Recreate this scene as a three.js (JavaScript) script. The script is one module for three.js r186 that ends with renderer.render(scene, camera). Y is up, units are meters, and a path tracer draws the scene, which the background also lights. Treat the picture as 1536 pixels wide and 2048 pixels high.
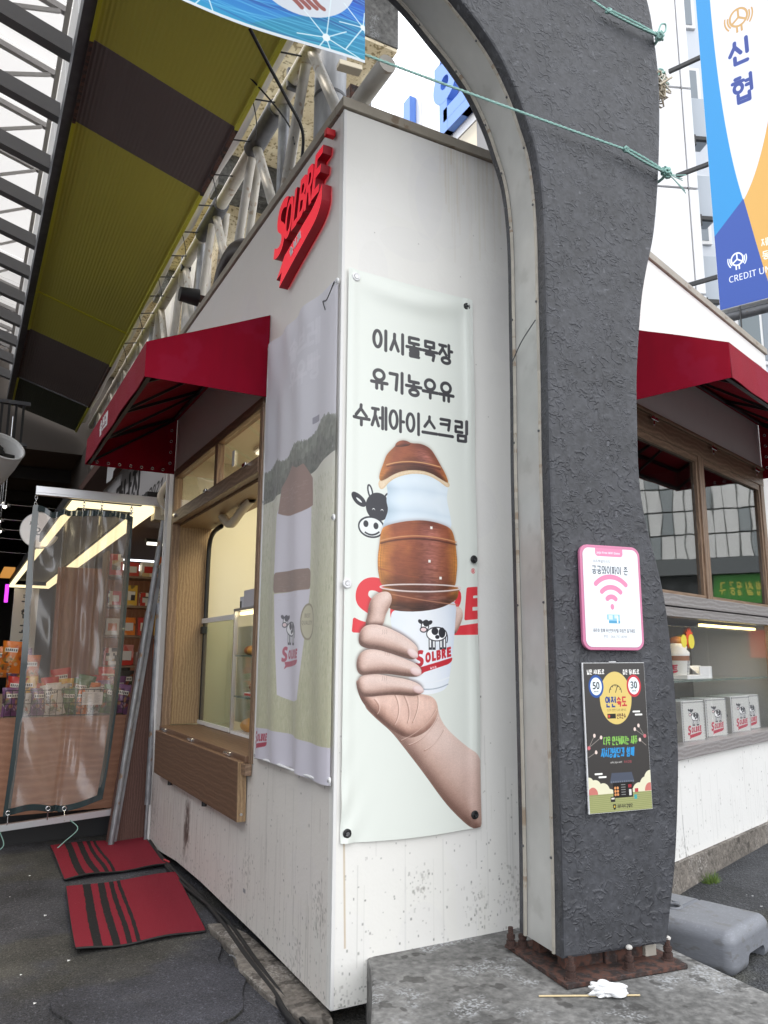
import * as THREE from 'three';
import { RoundedBoxGeometry } from 'three/addons/geometries/RoundedBoxGeometry.js';
import { TextGeometry } from 'three/addons/geometries/TextGeometry.js';
import { FontLoader } from 'three/addons/loaders/FontLoader.js';
import { mergeGeometries } from 'three/addons/utils/BufferGeometryUtils.js';
import { RectAreaLightUniformsLib } from 'three/addons/lights/RectAreaLightUniformsLib.js';
RectAreaLightUniformsLib.init();

// ------------------------------------------------------------------ camera, sky, sun, exposure
const W = 768, H = 1024, PI = Math.PI, V3 = THREE.Vector3;
const rad = (d) => d * PI / 180;
const scene = new THREE.Scene();
const camera = new THREE.PerspectiveCamera(66.83, W / H, 0.05, 400);
{
  const yaw = rad(61.69), pit = rad(10.506), rol = rad(0.2757);
  const h = new V3(Math.cos(yaw), 0, -Math.sin(yaw)), up = new V3(0, 1, 0), r = h.clone().cross(up);
  const f = h.clone().multiplyScalar(Math.cos(pit)).addScaledVector(up, Math.sin(pit)), u = r.clone().cross(f);
  const r2 = r.clone().multiplyScalar(Math.cos(rol)).addScaledVector(u, Math.sin(rol));
  const u2 = u.clone().multiplyScalar(Math.cos(rol)).addScaledVector(r, -Math.sin(rol));
  camera.position.set(-1.548, 1.5, 3.336);
  camera.quaternion.setFromRotationMatrix(new THREE.Matrix4().makeBasis(r2, u2, f.negate()));
}
const renderer = new THREE.WebGLRenderer({ antialias: true });
renderer.setSize(W, H);
renderer.toneMapping = THREE.LinearToneMapping;
renderer.toneMappingExposure = 1.2;
renderer.shadowMap.enabled = true;

// noise -----------------------------------------------------------------------
function rng(s) { return () => { s = (s + 0x6D2B79F5) | 0; let t = Math.imul(s ^ (s >>> 15), 1 | s); t = (t + Math.imul(t ^ (t >>> 7), 61 | t)) ^ t; return ((t ^ (t >>> 14)) >>> 0) / 4294967296; }; }
function hash(x, y, s) { let n = Math.imul(x, 374761393) + Math.imul(y, 668265263) + Math.imul(s, 974634777); n = Math.imul(n ^ (n >>> 13), 1274126177); return ((n ^ (n >>> 16)) >>> 0) / 4294967296; }
function vn(x, y, p, s) {             // value noise, period p
  const x0 = Math.floor(x), y0 = Math.floor(y); let fx = x - x0, fy = y - y0;
  fx = fx * fx * (3 - 2 * fx); fy = fy * fy * (3 - 2 * fy);
  const m = (a) => ((a % p) + p) % p, a = m(x0), b = m(x0 + 1), c = m(y0), d = m(y0 + 1);
  const l = (q, w, e) => q + (w - q) * e;
  return l(l(hash(a, c, s), hash(b, c, s), fx), l(hash(a, d, s), hash(b, d, s), fx), fy);
}
function fbm(u, v, p, oct, s) { let a = 0, w = 0.5, t = 0; for (let i = 0; i < oct; i++) { a += w * vn(u * p, v * p, p, s + i * 7); t += w; w *= 0.55; p *= 2; } return a / t; }
const clamp = (x, a = 0, b = 1) => Math.min(b, Math.max(a, x));
const smooth = (a, b, x) => { const t = clamp((x - a) / (b - a)); return t * t * (3 - 2 * t); };
function tex(w, h, fn, srgb, rep = 1, rep2 = rep) {
  const d = new Uint8Array(w * h * 4);
  for (let y = 0; y < h; y++) for (let x = 0; x < w; x++) {
    const c = fn(x / w, y / h), i = (y * w + x) * 4;
    if (typeof c === 'number') d[i] = d[i + 1] = d[i + 2] = clamp(c) * 255; else for (let k = 0; k < 3; k++) d[i + k] = clamp(c[k], 0, 255);
    d[i + 3] = 255;
  }
  const t = new THREE.DataTexture(d, w, h); t.magFilter = THREE.LinearFilter; t.minFilter = THREE.LinearMipmapLinearFilter; t.generateMipmaps = true;
  t.wrapS = t.wrapT = THREE.RepeatWrapping; t.repeat.set(rep, rep2); if (srgb) t.colorSpace = THREE.SRGBColorSpace; t.needsUpdate = true; return t;
}
const mixc = (a, b, t) => [a[0] + (b[0] - a[0]) * t, a[1] + (b[1] - a[1]) * t, a[2] + (b[2] - a[2]) * t];

{ // bright, thinly overcast sky, computed once as an equirectangular picture
  const w = 256, h = 128, d = new Float32Array(w * h * 4);
  for (let y = 0; y < h; y++) for (let x = 0; x < w; x++) {
    const u = x / w, v = y / h, el = (v - 0.5) * PI, i = (y * w + x) * 4;
    const c = fbm(u, v * 0.5, 6, 5, 11), cl = smooth(0.35, 0.65, c);
    const top = [1.8, 1.95, 2.2], cloud = [2.26, 2.26, 2.26];
    let s = mixc(top, cloud, 0.35 + 0.65 * cl);
    if (el < 0) s = [0.35, 0.34, 0.33];
    d[i] = s[0]; d[i + 1] = s[1]; d[i + 2] = s[2]; d[i + 3] = 1;
  }
  const t = new THREE.DataTexture(d, w, h, THREE.RGBAFormat, THREE.FloatType);
  t.mapping = THREE.EquirectangularReflectionMapping; t.magFilter = t.minFilter = THREE.LinearFilter; t.wrapS = THREE.RepeatWrapping; t.needsUpdate = true;
  scene.background = t; scene.environment = t;
}
const sun = new THREE.DirectionalLight(0xfff1dc, 2.0);
sun.position.set(-12, 28, -13); sun.target.position.set(0, 0, -2); sun.castShadow = true; sun.shadow.radius = 12;
Object.assign(sun.shadow.camera, { left: -25, right: 25, top: 25, bottom: -25, near: 1, far: 90 });
scene.add(sun, sun.target); sun.name = 'sun';

// ------------------------------------------------------------------ helpers
const R = rng(7);
const used = {};
function numbered(n) { used[n] = (used[n] ?? -1) + 1; return used[n] ? n + '_' + String(used[n]).padStart(3, '0') : n; }
function thing(name, label, category, pos = [0, 0, 0], rotY = 0, group) {
  const o = new THREE.Group(); o.name = numbered(name); o.position.set(...pos); o.rotation.y = rotY; o.userData = { label, category };
  if (group) o.userData.group = group; scene.add(o); return o;
}
function metreUV(g, grain) {          // uv in metres from the dominant normal; grain = axis that runs along u
  g = g.index ? g.toNonIndexed() : g;
  const p = g.attributes.position, n = g.attributes.normal, uv = new Float32Array(p.count * 2), o = R() * 3;
  for (let i = 0; i < p.count; i++) {
    const f = i - i % 3; let nx = 0, ny = 0, nz = 0;
    for (let k = 0; k < 3; k++) { nx += n.getX(f + k); ny += n.getY(f + k); nz += n.getZ(f + k); }
    const q = [p.getX(i), p.getY(i), p.getZ(i)], m = Math.max(Math.abs(nx), Math.abs(ny), Math.abs(nz));
    let a = m === Math.abs(nx) ? [2, 1] : m === Math.abs(ny) ? [0, 2] : [0, 1];
    if (grain !== undefined && a[1] === grain) a = [a[1], a[0]];
    uv[i * 2] = q[a[0]] + (grain !== undefined ? o : 0); uv[i * 2 + 1] = q[a[1]] + (grain !== undefined ? o * 1.7 : 0);
  }
  g.setAttribute('uv', new THREE.BufferAttribute(uv, 2)); return g;
}
function plain(g) {
  g = g.index ? g.toNonIndexed() : g;
  for (const k of Object.keys(g.attributes)) if (!['position', 'normal', 'uv'].includes(k)) g.deleteAttribute(k);
  if (!g.attributes.uv) g.setAttribute('uv', new THREE.BufferAttribute(new Float32Array(g.attributes.position.count * 2), 2));
  g.morphAttributes = {}; return g;
}
function join(gs) { gs = (Array.isArray(gs) ? gs : [gs]).map(plain); return gs.length > 1 ? mergeGeometries(gs) : gs[0]; }
function part(name, gs, m, parent, label) {
  const o = new THREE.Mesh(join(gs), m); o.name = name; o.castShadow = o.receiveShadow = true; if (label) o.userData.label = label; parent.add(o); return o;
}
function solo(name, gs, m, label, category, group, pos) {
  const o = new THREE.Mesh(join(gs), m); o.name = numbered(name); o.castShadow = o.receiveShadow = true; o.userData = { label, category }; if (group) o.userData.group = group;
  if (pos) o.position.set(...pos); scene.add(o); return o;
}
function struct(name, gs, m) { const o = new THREE.Mesh(join(gs), m); o.name = name; o.castShadow = o.receiveShadow = true; o.userData = { kind: 'structure' }; scene.add(o); return o; }
const T = (g, x = 0, y = 0, z = 0) => g.translate(x, y, z);
function box(w, h, d, x, y, z, bev = 0, rot) {
  const L = [w, h, d], grain = L.indexOf(Math.max(...L));
  let g = bev ? new RoundedBoxGeometry(w, h, d, 1, Math.min(bev, Math.min(...L) * 0.45)) : new THREE.BoxGeometry(w, h, d);
  g = metreUV(g, grain);
  if (rot) { if (rot[2]) g.rotateZ(rot[2]); if (rot[0]) g.rotateX(rot[0]); if (rot[1]) g.rotateY(rot[1]); }
  return g.translate(x, y, z);
}
// box given by corners
const bx = (x0, x1, y0, y1, z0, z1, bev) => box(Math.abs(x1 - x0), Math.abs(y1 - y0), Math.abs(z1 - z0), (x0 + x1) / 2, (y0 + y1) / 2, (z0 + z1) / 2, bev);
function bar(a, b, r, r2 = r, seg = 12) {
  a = new V3(...a); b = new V3(...b); const d = b.clone().sub(a), l = d.length();
  const g = new THREE.CylinderGeometry(r2, r, l, seg, 1); const uv = g.attributes.uv; for (let i = 0; i < uv.count; i++) uv.setXY(i, uv.getY(i) * l, uv.getX(i) * 6.28 * r);
  g.applyQuaternion(new THREE.Quaternion().setFromUnitVectors(new V3(0, 1, 0), d.normalize())); return g.translate(...a.add(b).multiplyScalar(0.5).toArray());
}
function sqbar(a, b, w, h = w) {      // rectangular bar from a to b
  a = new V3(...a); b = new V3(...b); const d = b.clone().sub(a), l = d.length();
  const m = new THREE.Matrix4().lookAt(a, b, Math.abs(d.y) > 0.95 * l ? new V3(0, 0, 1) : new V3(0, 1, 0));
  const g = metreUV(new THREE.BoxGeometry(w, h, l), 2); g.applyMatrix4(m); return g.translate(...a.add(b).multiplyScalar(0.5).toArray());
}
function tube(pts, r, seg = 40, rs = 8) {
  const c = new THREE.CatmullRomCurve3(pts.map((p) => new V3(...p)), false, 'catmullrom', 0.5), g = new THREE.TubeGeometry(c, seg, r, rs), l = c.getLength(), uv = g.attributes.uv;
  for (let i = 0; i < uv.count; i++) uv.setXY(i, uv.getX(i) * l, uv.getY(i) * 6.28 * r); return g;
}
function grid(nu, nv, fn) {           // sheet of a function (u, v) -> [x, y, z]
  const p = [], uv = [], ix = [];
  for (let j = 0; j <= nv; j++) for (let i = 0; i <= nu; i++) { p.push(...fn(i / nu, j / nv)); uv.push(i / nu, j / nv); }
  for (let j = 0; j < nv; j++) for (let i = 0; i < nu; i++) { const a = j * (nu + 1) + i, b = a + 1, c = a + nu + 1, d = c + 1; ix.push(a, b, d, a, d, c); }
  const g = new THREE.BufferGeometry(); g.setAttribute('position', new THREE.Float32BufferAttribute(p, 3)); g.setAttribute('uv', new THREE.Float32BufferAttribute(uv, 2)); g.setIndex(ix); g.computeVertexNormals(); return g;
}
function poly(pts, holes = []) {
  const s = new THREE.Shape(pts.map((p) => new THREE.Vector2(...p)));
  for (const h of holes) s.holes.push(new THREE.Path(h.map((p) => new THREE.Vector2(...p)))); return s;
}
function ext(shape, depth, bev = 0, seg = 12) {
  return new THREE.ExtrudeGeometry(shape, { depth, curveSegments: seg, bevelEnabled: bev > 0, bevelThickness: bev, bevelSize: bev, bevelOffset: -bev, bevelSegments: 2 });
}
const lathe = (pts, seg = 24) => new THREE.LatheGeometry(pts.map((p) => new THREE.Vector2(...p)), seg);
function mat(c, rough = 0.6, o = {}) {
  const m = new THREE.MeshPhysicalMaterial({ roughness: rough, ...o });
  if (Array.isArray(c)) m.color.setRGB(...c); else m.color.set(c); return m;
}
function canvasTex(w, h, draw) {
  const c = document.createElement('canvas'); c.width = w; c.height = h; const x = c.getContext('2d'); draw(x, w, h);
  const t = new THREE.CanvasTexture(c); t.colorSpace = THREE.SRGBColorSpace; t.wrapS = t.wrapT = THREE.RepeatWrapping; t.anisotropy = 8; return t;
}

// ------------------------------------------------------------------ Hangul drawn from strokes
const JA = { // strokes in a unit square, y down; ['o', cx, cy, rx, ry] is a ring
  'ㄱ': [[[0.05, 0.1], [0.9, 0.1], [0.78, 0.95]]], 'ㄴ': [[[0.12, 0.05], [0.12, 0.88], [0.95, 0.88]]], 'ㄷ': [[[0.95, 0.1], [0.1, 0.1], [0.1, 0.9], [0.95, 0.9]]],
  'ㄹ': [[[0.1, 0.05], [0.9, 0.05], [0.9, 0.5], [0.1, 0.5], [0.1, 0.95], [0.95, 0.95]]], 'ㅁ': [[[0.1, 0.1], [0.9, 0.1], [0.9, 0.9], [0.1, 0.9], [0.1, 0.1]]],
  'ㅂ': [[[0.12, 0], [0.12, 0.92], [0.88, 0.92], [0.88, 0]], [[0.12, 0.48], [0.88, 0.48]]], 'ㅅ': [[[0.5, 0.05], [0.48, 0.35], [0.05, 0.95]], [[0.5, 0.38], [0.95, 0.95]]],
  'ㅇ': [['o', 0.5, 0.5, 0.43, 0.45]], 'ㅈ': [[[0.08, 0.1], [0.92, 0.1]], [[0.52, 0.1], [0.45, 0.45], [0.05, 0.95]], [[0.5, 0.42], [0.95, 0.95]]],
  'ㅊ': [[[0.35, 0], [0.65, 0]], [[0.08, 0.25], [0.92, 0.25]], [[0.52, 0.25], [0.05, 0.98]], [[0.5, 0.5], [0.95, 0.98]]], 'ㅋ': [[[0.05, 0.08], [0.9, 0.08], [0.78, 0.95]], [[0.05, 0.5], [0.85, 0.48]]],
  'ㅌ': [[[0.95, 0.08], [0.1, 0.08], [0.1, 0.92], [0.95, 0.92]], [[0.1, 0.5], [0.9, 0.5]]], 'ㅍ': [[[0.05, 0.1], [0.95, 0.1]], [[0.05, 0.9], [0.95, 0.9]], [[0.32, 0.1], [0.32, 0.9]], [[0.68, 0.1], [0.68, 0.9]]],
  'ㅎ': [[[0.3, 0], [0.7, 0]], [[0.05, 0.25], [0.95, 0.25]], ['o', 0.5, 0.68, 0.34, 0.3]],
};
for (const k of 'ㄱㄷㅂㅅㅈ') { const d = 'ㄲㄸㅃㅆㅉ'['ㄱㄷㅂㅅㅈ'.indexOf(k)]; JA[d] = [0, 1].flatMap((i) => JA[k].map((s) => s.map(([x, y]) => [i * 0.52 + x * 0.48, y]))); }
const LI = 'ㄱㄲㄴㄷㄸㄹㅁㅂㅃㅅㅆㅇㅈㅉㅊㅋㅌㅍㅎ', TI = ['', 'ㄱ', 'ㄲ', 'ㄱㅅ', 'ㄴ', 'ㄴㅈ', 'ㄴㅎ', 'ㄷ', 'ㄹ', 'ㄹㄱ', 'ㄹㅁ', 'ㄹㅂ', 'ㄹㅅ', 'ㄹㅌ', 'ㄹㅍ', 'ㄹㅎ', 'ㅁ', 'ㅂ', 'ㅂㅅ', 'ㅅ', 'ㅆ', 'ㅇ', 'ㅈ', 'ㅊ', 'ㅋ', 'ㅌ', 'ㅍ', 'ㅎ'];
// vowels: upright strokes as [x of stem, ticks], level strokes as [ticks]
const VO = [['R', 1], ['RR', 1], ['R', 2], ['RR', 2], ['L', 1], ['LR', 1], ['L', 2], ['LR', 2], ['U', 1], ['UR', 1], ['URR', 1], ['UI', 1], ['U', 2], ['D', 1], ['DL', 1], ['DLR', 1], ['DI', 1], ['D', 2], ['H', 0], ['HI', 0], ['I', 0]];
function syllable(ch) {
  const c = ch.charCodeAt(0) - 0xAC00; if (c < 0 || c > 11171) return null;
  const [k, n] = VO[Math.floor(c % 588 / 28)], fin = TI[c % 28], out = [], hb = fin ? 0.62 : 1;
  const put = (j, x, y, w, h) => { for (const s of JA[j]) out.push(s[0] === 'o' ? ['o', x + s[1] * w, y + s[2] * h, s[3] * w, s[4] * h] : s.map(([a, b]) => [x + a * w, y + b * h])); };
  const low = 'UDH'.includes(k[0]), upr = low ? k.slice(1) : k, stems = upr ? (upr.length > 1 ? 2 : 1) : 0, cw = stems ? (stems > 1 ? 0.5 : 0.6) : 0.8;
  put(LI[Math.floor(c / 588)], stems ? 0.02 : 0.1, 0.02, cw - 0.04, (low ? 0.55 : 0.9) * hb);
  if (low) {
    const y = (k[0] === 'U' ? 0.88 : k[0] === 'D' ? 0.66 : 0.82) * hb, x1 = stems ? cw + 0.02 : 1; out.push([[0, y], [x1, y]]);
    const ts = n === 2 ? [0.33, 0.67] : n === 1 ? [0.5] : [];
    for (const t of ts) out.push(k[0] === 'U' ? [[t * x1, y], [t * x1, y - 0.22 * hb]] : [[t * x1, y], [t * x1, y + 0.3 * hb]]);
  }
  if (stems) {
    const xs = stems === 2 ? [0.72, 0.94] : [upr === 'L' ? 0.9 : upr === 'I' ? 0.85 : 0.76];
    for (const x of xs) out.push([[x, 0], [x, hb * 0.98]]);
    const dir = upr[0] === 'L' ? -1 : upr[0] === 'R' ? 1 : 0, x = xs[0], l = stems === 2 ? (dir > 0 ? 0.22 : 0.17) : 0.22;
    if (dir) for (const t of (n === 2 ? [0.35, 0.62] : [0.5])) out.push([[x, t * hb], [x + dir * l, t * hb]]);
  }
  if (fin.length === 1) put(fin, 0.18, 0.68, 0.68, 0.32); else if (fin) { put(fin[0], 0.1, 0.68, 0.36, 0.32); put(fin[1], 0.54, 0.68, 0.36, 0.32); }
  return out;
}
function han(ctx, s, x, y, w, h, lw, color, gap = 0.14) { // text from x, top y; each cell w by h
  ctx.save(); ctx.strokeStyle = ctx.fillStyle = color; ctx.lineWidth = lw; ctx.lineCap = 'butt'; ctx.lineJoin = 'miter';
  if (lw > 8) ctx.lineCap = ctx.lineJoin = 'round';
  for (const ch of s) {
    if (ch === ' ') { x += w * 0.45; continue; }
    const st = syllable(ch);
    if (!st) { ctx.font = `bold ${h * 1.05}px sans-serif`; ctx.textBaseline = 'alphabetic'; ctx.fillText(ch, x, y + h * 0.92); x += ctx.measureText(ch).width + w * 0.05; continue; }
    for (const p of st) {
      ctx.beginPath();
      if (p[0] === 'o') ctx.ellipse(x + p[1] * w, y + p[2] * h, p[3] * w, p[4] * h, 0, 0, 2 * PI);
      else p.forEach(([a, b], i) => i ? ctx.lineTo(x + a * w, y + b * h) : ctx.moveTo(x + a * w, y + b * h));
      ctx.stroke();
    }
    x += w * (1 + gap);
  }
  ctx.restore(); return x;
}
function hanSolid(s, w, h, lw, depth, gap = 0.15) {  // the same strokes as raised letters
  const gs = []; let x = 0;
  for (const ch of s) {
    for (const p of syllable(ch)) {
      if (p[0] === 'o') {
        const q = new THREE.Shape(); q.absellipse(x + p[1] * w, h - p[2] * h, p[3] * w + lw / 2, p[4] * h + lw / 2, 0, 2 * PI, false);
        const o = new THREE.Path(); o.absellipse(x + p[1] * w, h - p[2] * h, Math.max(0.01, p[3] * w - lw / 2), Math.max(0.01, p[4] * h - lw / 2), 0, 2 * PI, true); q.holes.push(o); gs.push(ext(q, depth, 0, 24));
      } else for (let i = 1; i < p.length; i++) {
        const a = p[i - 1], b = p[i], dx = (b[0] - a[0]) * w, dy = -(b[1] - a[1]) * h, l = Math.hypot(dx, dy);
        const g = new THREE.BoxGeometry(l + (p.length > 2 ? lw : 0), lw, depth * (1 - i * 0.03)); g.rotateZ(Math.atan2(dy, dx)); gs.push(plain(g.translate(x + (a[0] + b[0]) / 2 * w, h - (a[1] + b[1]) / 2 * h, depth / 2)));
      }
    }
    x += w * (1 + gap);
  }
  return gs;
}
const font = await new FontLoader().loadAsync('fonts/droid/droid_sans_bold.typeface.json');
function solbre(c, x, y, w, color, sub = true) {   // the red shop lettering, left x, baseline y, width w
  c.save(); c.translate(x, y); c.scale(w / 560, w / 560); c.transform(1, -0.07, -0.1, 1, 0, 0); c.fillStyle = color; c.textBaseline = 'alphabetic';
  c.lineJoin = 'round'; c.strokeStyle = color; c.lineWidth = 14;
  const put = (s, px, py, size, sx) => { c.save(); c.translate(px, py); c.scale(sx, 1); c.font = `bold ${size}px sans-serif`; c.fillText(s, 0, 0); c.strokeText(s, 0, 0); c.restore(); };
  put('S', 0, 10, 260, 0.95); put('O', 150, -20, 150, 0.75); put('L', 245, -20, 150, 0.8); put('B', 315, -20, 150, 0.75); put('R', 395, -20, 150, 0.72); put('E', 475, -20, 155, 0.85);
  c.beginPath(); c.moveTo(70, 22); c.lineTo(560, 2); c.quadraticCurveTo(572, 60, 480, 72); c.lineTo(130, 92); c.lineTo(70, 118); c.lineTo(92, 66); c.closePath(); c.fill();
  c.restore();
  if (sub) han(c, '솔브레', x + w * 0.38, y + w * 0.055, w * 0.045, w * 0.05, Math.max(1, w * 0.008), '#fff', 0.3);
}
function cow(c, x, y, s, line = '#26262c') {        // an ordinary black and white cow seen from the side
  c.save(); c.translate(x, y); c.scale(s / 100, s / 100); c.lineWidth = 3; c.strokeStyle = c.fillStyle = line;
  const e = (a, b, r, q, f, rot = 0) => { c.beginPath(); c.ellipse(a, b, r, q, rot, 0, 2 * PI); c.fillStyle = f; c.fill(); c.stroke(); };
  for (const lx of [38, 50, 74, 86]) { c.fillStyle = '#fff'; c.fillRect(lx, 60, 8, 32); c.strokeRect(lx, 60, 8, 32); c.fillStyle = line; c.fillRect(lx, 87, 8, 6); }
  e(64, 50, 34, 19, '#fff'); e(58, 42, 10, 9, line); e(82, 46, 10, 13, line); e(66, 58, 6, 4, line);
  c.beginPath(); c.moveTo(97, 45); c.quadraticCurveTo(104, 60, 98, 74); c.stroke();
  e(25, 28, 12, 15, '#fff', 0.3); e(29, 20, 9, 8, line); e(20, 38, 11, 7, '#f2d6d6'); e(10, 16, 7, 4, line, 0.5); e(42, 18, 7, 4, line, -0.5);
  c.restore();
}

// ------------------------------------------------------------------ surfaces
const asphaltT = tex(1024, 1024, (u, v) => {
  const b = fbm(u, v, 6, 4, 1), g = vn(u * 512, v * 512, 512, 3), s = fbm(u, v, 40, 3, 5); const wv = vn(u * 200, v * 200, 200, 6); const k = 64 + 44 * (b - 0.5) + 52 * (g - 0.5) * (0.4 + s) + 26 * smooth(0.72, 0.95, wv) + (hash(Math.floor(u * 1024), Math.floor(v * 1024), 4) > 0.9965 ? 90 : 0);
  return mixc([k * 0.98, k * 0.98, k * 1.05], [k * 1.05, k * 1.03, k * 0.98], smooth(0.5, 0.62, fbm(u, v, 3, 4, 7)));
}, true, 0.5);
const asphaltB = tex(1024, 1024, (u, v) => 0.5 * vn(u * 320, v * 320, 320, 21) + 0.3 * vn(u * 110, v * 110, 110, 22) + 0.2 * fbm(u, v, 10, 3, 8), false, 0.5);
const concT = tex(1024, 1024, (u, v) => {
  const b = fbm(u, v, 5, 5, 31), f = fbm(u, v, 60, 3, 33), w = fbm(u, v, 9, 5, 37), k = 112 + 64 * (b - 0.5) + 60 * (f - 0.5);
  let c = [k, k * 0.99, k * 0.97];
  c = mixc(c, [172, 174, 176], smooth(0.5, 0.68, w) * smooth(0.4, 0.7, fbm(u, v, 170, 2, 39)) * 0.8);
  return mixc(c, [48, 46, 44], smooth(0.66, 0.72, fbm(u, v, 22, 3, 41)) * 0.45);
}, true, 0.7);
const concB = tex(512, 512, (u, v) => 0.6 * fbm(u, v, 30, 4, 51) + 0.4 * fbm(u, v, 140, 2, 53), false, 0.7);
const rawT = tex(512, 512, (u, v) => { const b = fbm(u, v, 6, 5, 61), f = fbm(u, v, 80, 2, 63); return mixc([192, 178, 150], [222, 212, 188], smooth(0.35, 0.65, b)).map((x) => x - 60 * smooth(0.6, 0.75, f)); }, true, 0.5);
const woodTex = (a, b, seed, rings) => tex(512, 512, (u, v) => {
  const y = v + 0.06 * fbm(u, v, 3, 3, seed) + 0.02 * fbm(u, v, 9, 2, seed + 3), s = 0.5 + 0.5 * Math.sin((y * rings + 2.2 * fbm(u, v, 2, 3, seed + 5)) * 2 * PI), g = fbm(u * 0.5, v, 90, 2, seed + 7);
  return mixc(a, b, clamp(0.25 + 0.55 * s * s + 0.6 * (g - 0.5)));
}, true, 1.6, 3.2);
const frameT = woodTex([112, 88, 70], [158, 132, 108], 71, 9), boardT = woodTex([104, 78, 60], [126, 98, 78], 81, 8), oakT = woodTex([132, 106, 78], [176, 148, 112], 91, 14), greyWoodT = woodTex([124, 118, 116], [164, 160, 160], 95, 12), plankT = woodTex([84, 58, 50], [112, 84, 74], 101, 16), plyT = woodTex([150, 106, 82], [176, 130, 104], 111, 5);  // greyWoodT: weathered wood, with reflected sky put into its grey
const woodB = tex(512, 512, (u, v) => 0.5 * fbm(u * 0.25, v, 120, 2, 121) + 0.5 * (0.5 + 0.5 * Math.sin((v * 16 + 2 * fbm(u, v, 2, 3, 125)) * 2 * PI)), false, 1.6, 3.2);
const rustT = tex(512, 512, (u, v) => { const b = fbm(u, v, 12, 4, 131); return mixc(mixc([50, 40, 38], [92, 62, 52], smooth(0.35, 0.65, b)), [70, 66, 66], smooth(0.62, 0.75, fbm(u, v, 25, 3, 133)) * 0.7); }, true, 3);
const galvT = tex(512, 512, (u, v) => { const b = fbm(u, v, 14, 4, 141), r = smooth(0.66, 0.76, fbm(u, v, 7, 4, 143)); const k = 150 + 46 * (b - 0.5); return mixc([k, k * 1.01, k * 1.03], [132, 92, 62], r * 0.7); }, true, 1);
const agedT = tex(512, 512, (u, v) => { const b = fbm(u, v, 8, 4, 151), k = 206 + 40 * (b - 0.5); return mixc([k, k * 0.98, k * 0.94], [150, 124, 100], smooth(0.66, 0.78, fbm(u, v, 10, 4, 153)) * 0.55); }, true, 1.3);
const whiteDirtB = tex(512, 512, (u, v) => 0.7 * fbm(u, v, 20, 4, 161) + 0.3 * fbm(u, v, 120, 2, 163), false, 0.8);
const stuccoB = tex(1024, 1024, (u, v) => {
  const wx = 0.05 * (fbm(u, v, 10, 3, 171) - 0.5), wy = 0.05 * (fbm(u, v, 10, 3, 173) - 0.5);
  const a = fbm(u + wx * 1.6, v + wy, 22, 2, 175), r = 1 - Math.abs(a - 0.5) * 7, b = fbm(u + wy, v + wx, 44, 2, 177), r2 = 1 - Math.abs(b - 0.5) * 8;
  return clamp(0.3 + 0.45 * smooth(0, 1, r) * smooth(0.42, 0.62, fbm(u, v, 10, 2, 179)) + 0.22 * smooth(0.1, 1, r2) * smooth(0.45, 0.65, fbm(u, v, 14, 2, 183)) + 0.14 * fbm(u, v, 60, 2, 181) + 0.12 * fbm(u, v, 9, 2, 184));
}, false, 1.55);
const stuccoT = tex(512, 512, (u, v) => { const b = fbm(u, v, 7, 4, 185), f = fbm(u, v, 70, 2, 187), k = 72 + 22 * (b - 0.5) + 26 * (f - 0.5); const ch = smooth(0.8, 0.84, fbm(u, v, 40, 3, 189)) * 34; return [k * 1.0 + ch, k * 1.01 + ch, k * 1.04 + ch]; }, true, 0.8);
const clothB = tex(256, 256, (u, v) => 0.5 + 0.25 * Math.sin(u * 2 * PI * 64) + 0.25 * Math.sin(v * 2 * PI * 64), false, 5);
const redT = tex(512, 512, (u, v) => { const b = fbm(u, v, 5, 4, 195), s = fbm(u, v * 0.15, 40, 3, 197), d = smooth(0.6, 0.75, fbm(u, v, 9, 4, 199)); return mixc([160 + 18 * (b - 0.5) + 10 * (s - 0.5), 6, 42 + 8 * (b - 0.5)], [168, 52, 76], d * 0.3); }, true, 0.7);
const matB = tex(256, 256, (u, v) => vn(u * 128, v * 128, 128, 191), false, 4);
const ribB = tex(256, 64, (u) => 0.5 + 0.5 * Math.cos(u * 2 * PI * 8), false, 4.0, 1);

function wallMap(w, h, seed, base, opt) {  // painted board with the stains the photograph shows: runs, scuffs and mould specks near the ground
  return canvasTex(w, h, (c) => {
    const r = rng(seed); c.fillStyle = base; c.fillRect(0, 0, w, h);
    for (let i = 0; i < 260; i++) { c.fillStyle = `rgba(${r() < 0.5 ? '150,150,150' : '255,255,250'},${0.006 + r() * 0.012})`; c.beginPath(); c.ellipse(r() * w, r() * h, 8 + r() * 70, 8 + r() * 90, 0, 0, 2 * PI); c.fill(); }
    for (let i = 0; i < opt.runs; i++) {                         // vertical runs
      const x = r() * w, y = h * (opt.from + r() * (1 - opt.from)), l = (0.02 + r() * 0.11) * h; c.fillStyle = `rgba(${opt.tint},${0.03 + r() * 0.1})`;
      c.fillRect(x, y, 1 + r() * 2.5, l);
    }
    for (let i = 0; i < opt.specks; i++) {                       // mould specks crowd the lower edge
      const y = h - Math.pow(r(), 3.6) * h * 0.3, x = Math.pow(r(), opt.skew ?? 1) * w; c.fillStyle = `rgba(60,58,54,${0.08 + r() * 0.4})`;
      c.fillRect(opt.flip ? w - x : x, y, 1 + r() * 2.4, 1 + r() * 3);
    }
    for (let i = 0; i < opt.patches; i++) { const x = r() * w, y = h * (0.9 + r() * 0.12); for (let k = 0; k < 60; k++) { c.fillStyle = `rgba(70,66,60,${0.05 + r() * 0.2})`; c.fillRect(x + (r() + r() - 1) * 30, y + (r() + r() - 1) * 40, 1 + r() * 3, 1 + r() * 6); } }
    opt.extra?.(c, r);
  });
}
const sized = (t, w, h, ox = 0) => { t.repeat.set(1 / w, 1 / h); t.offset.set(ox, 0); return t; };
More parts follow.
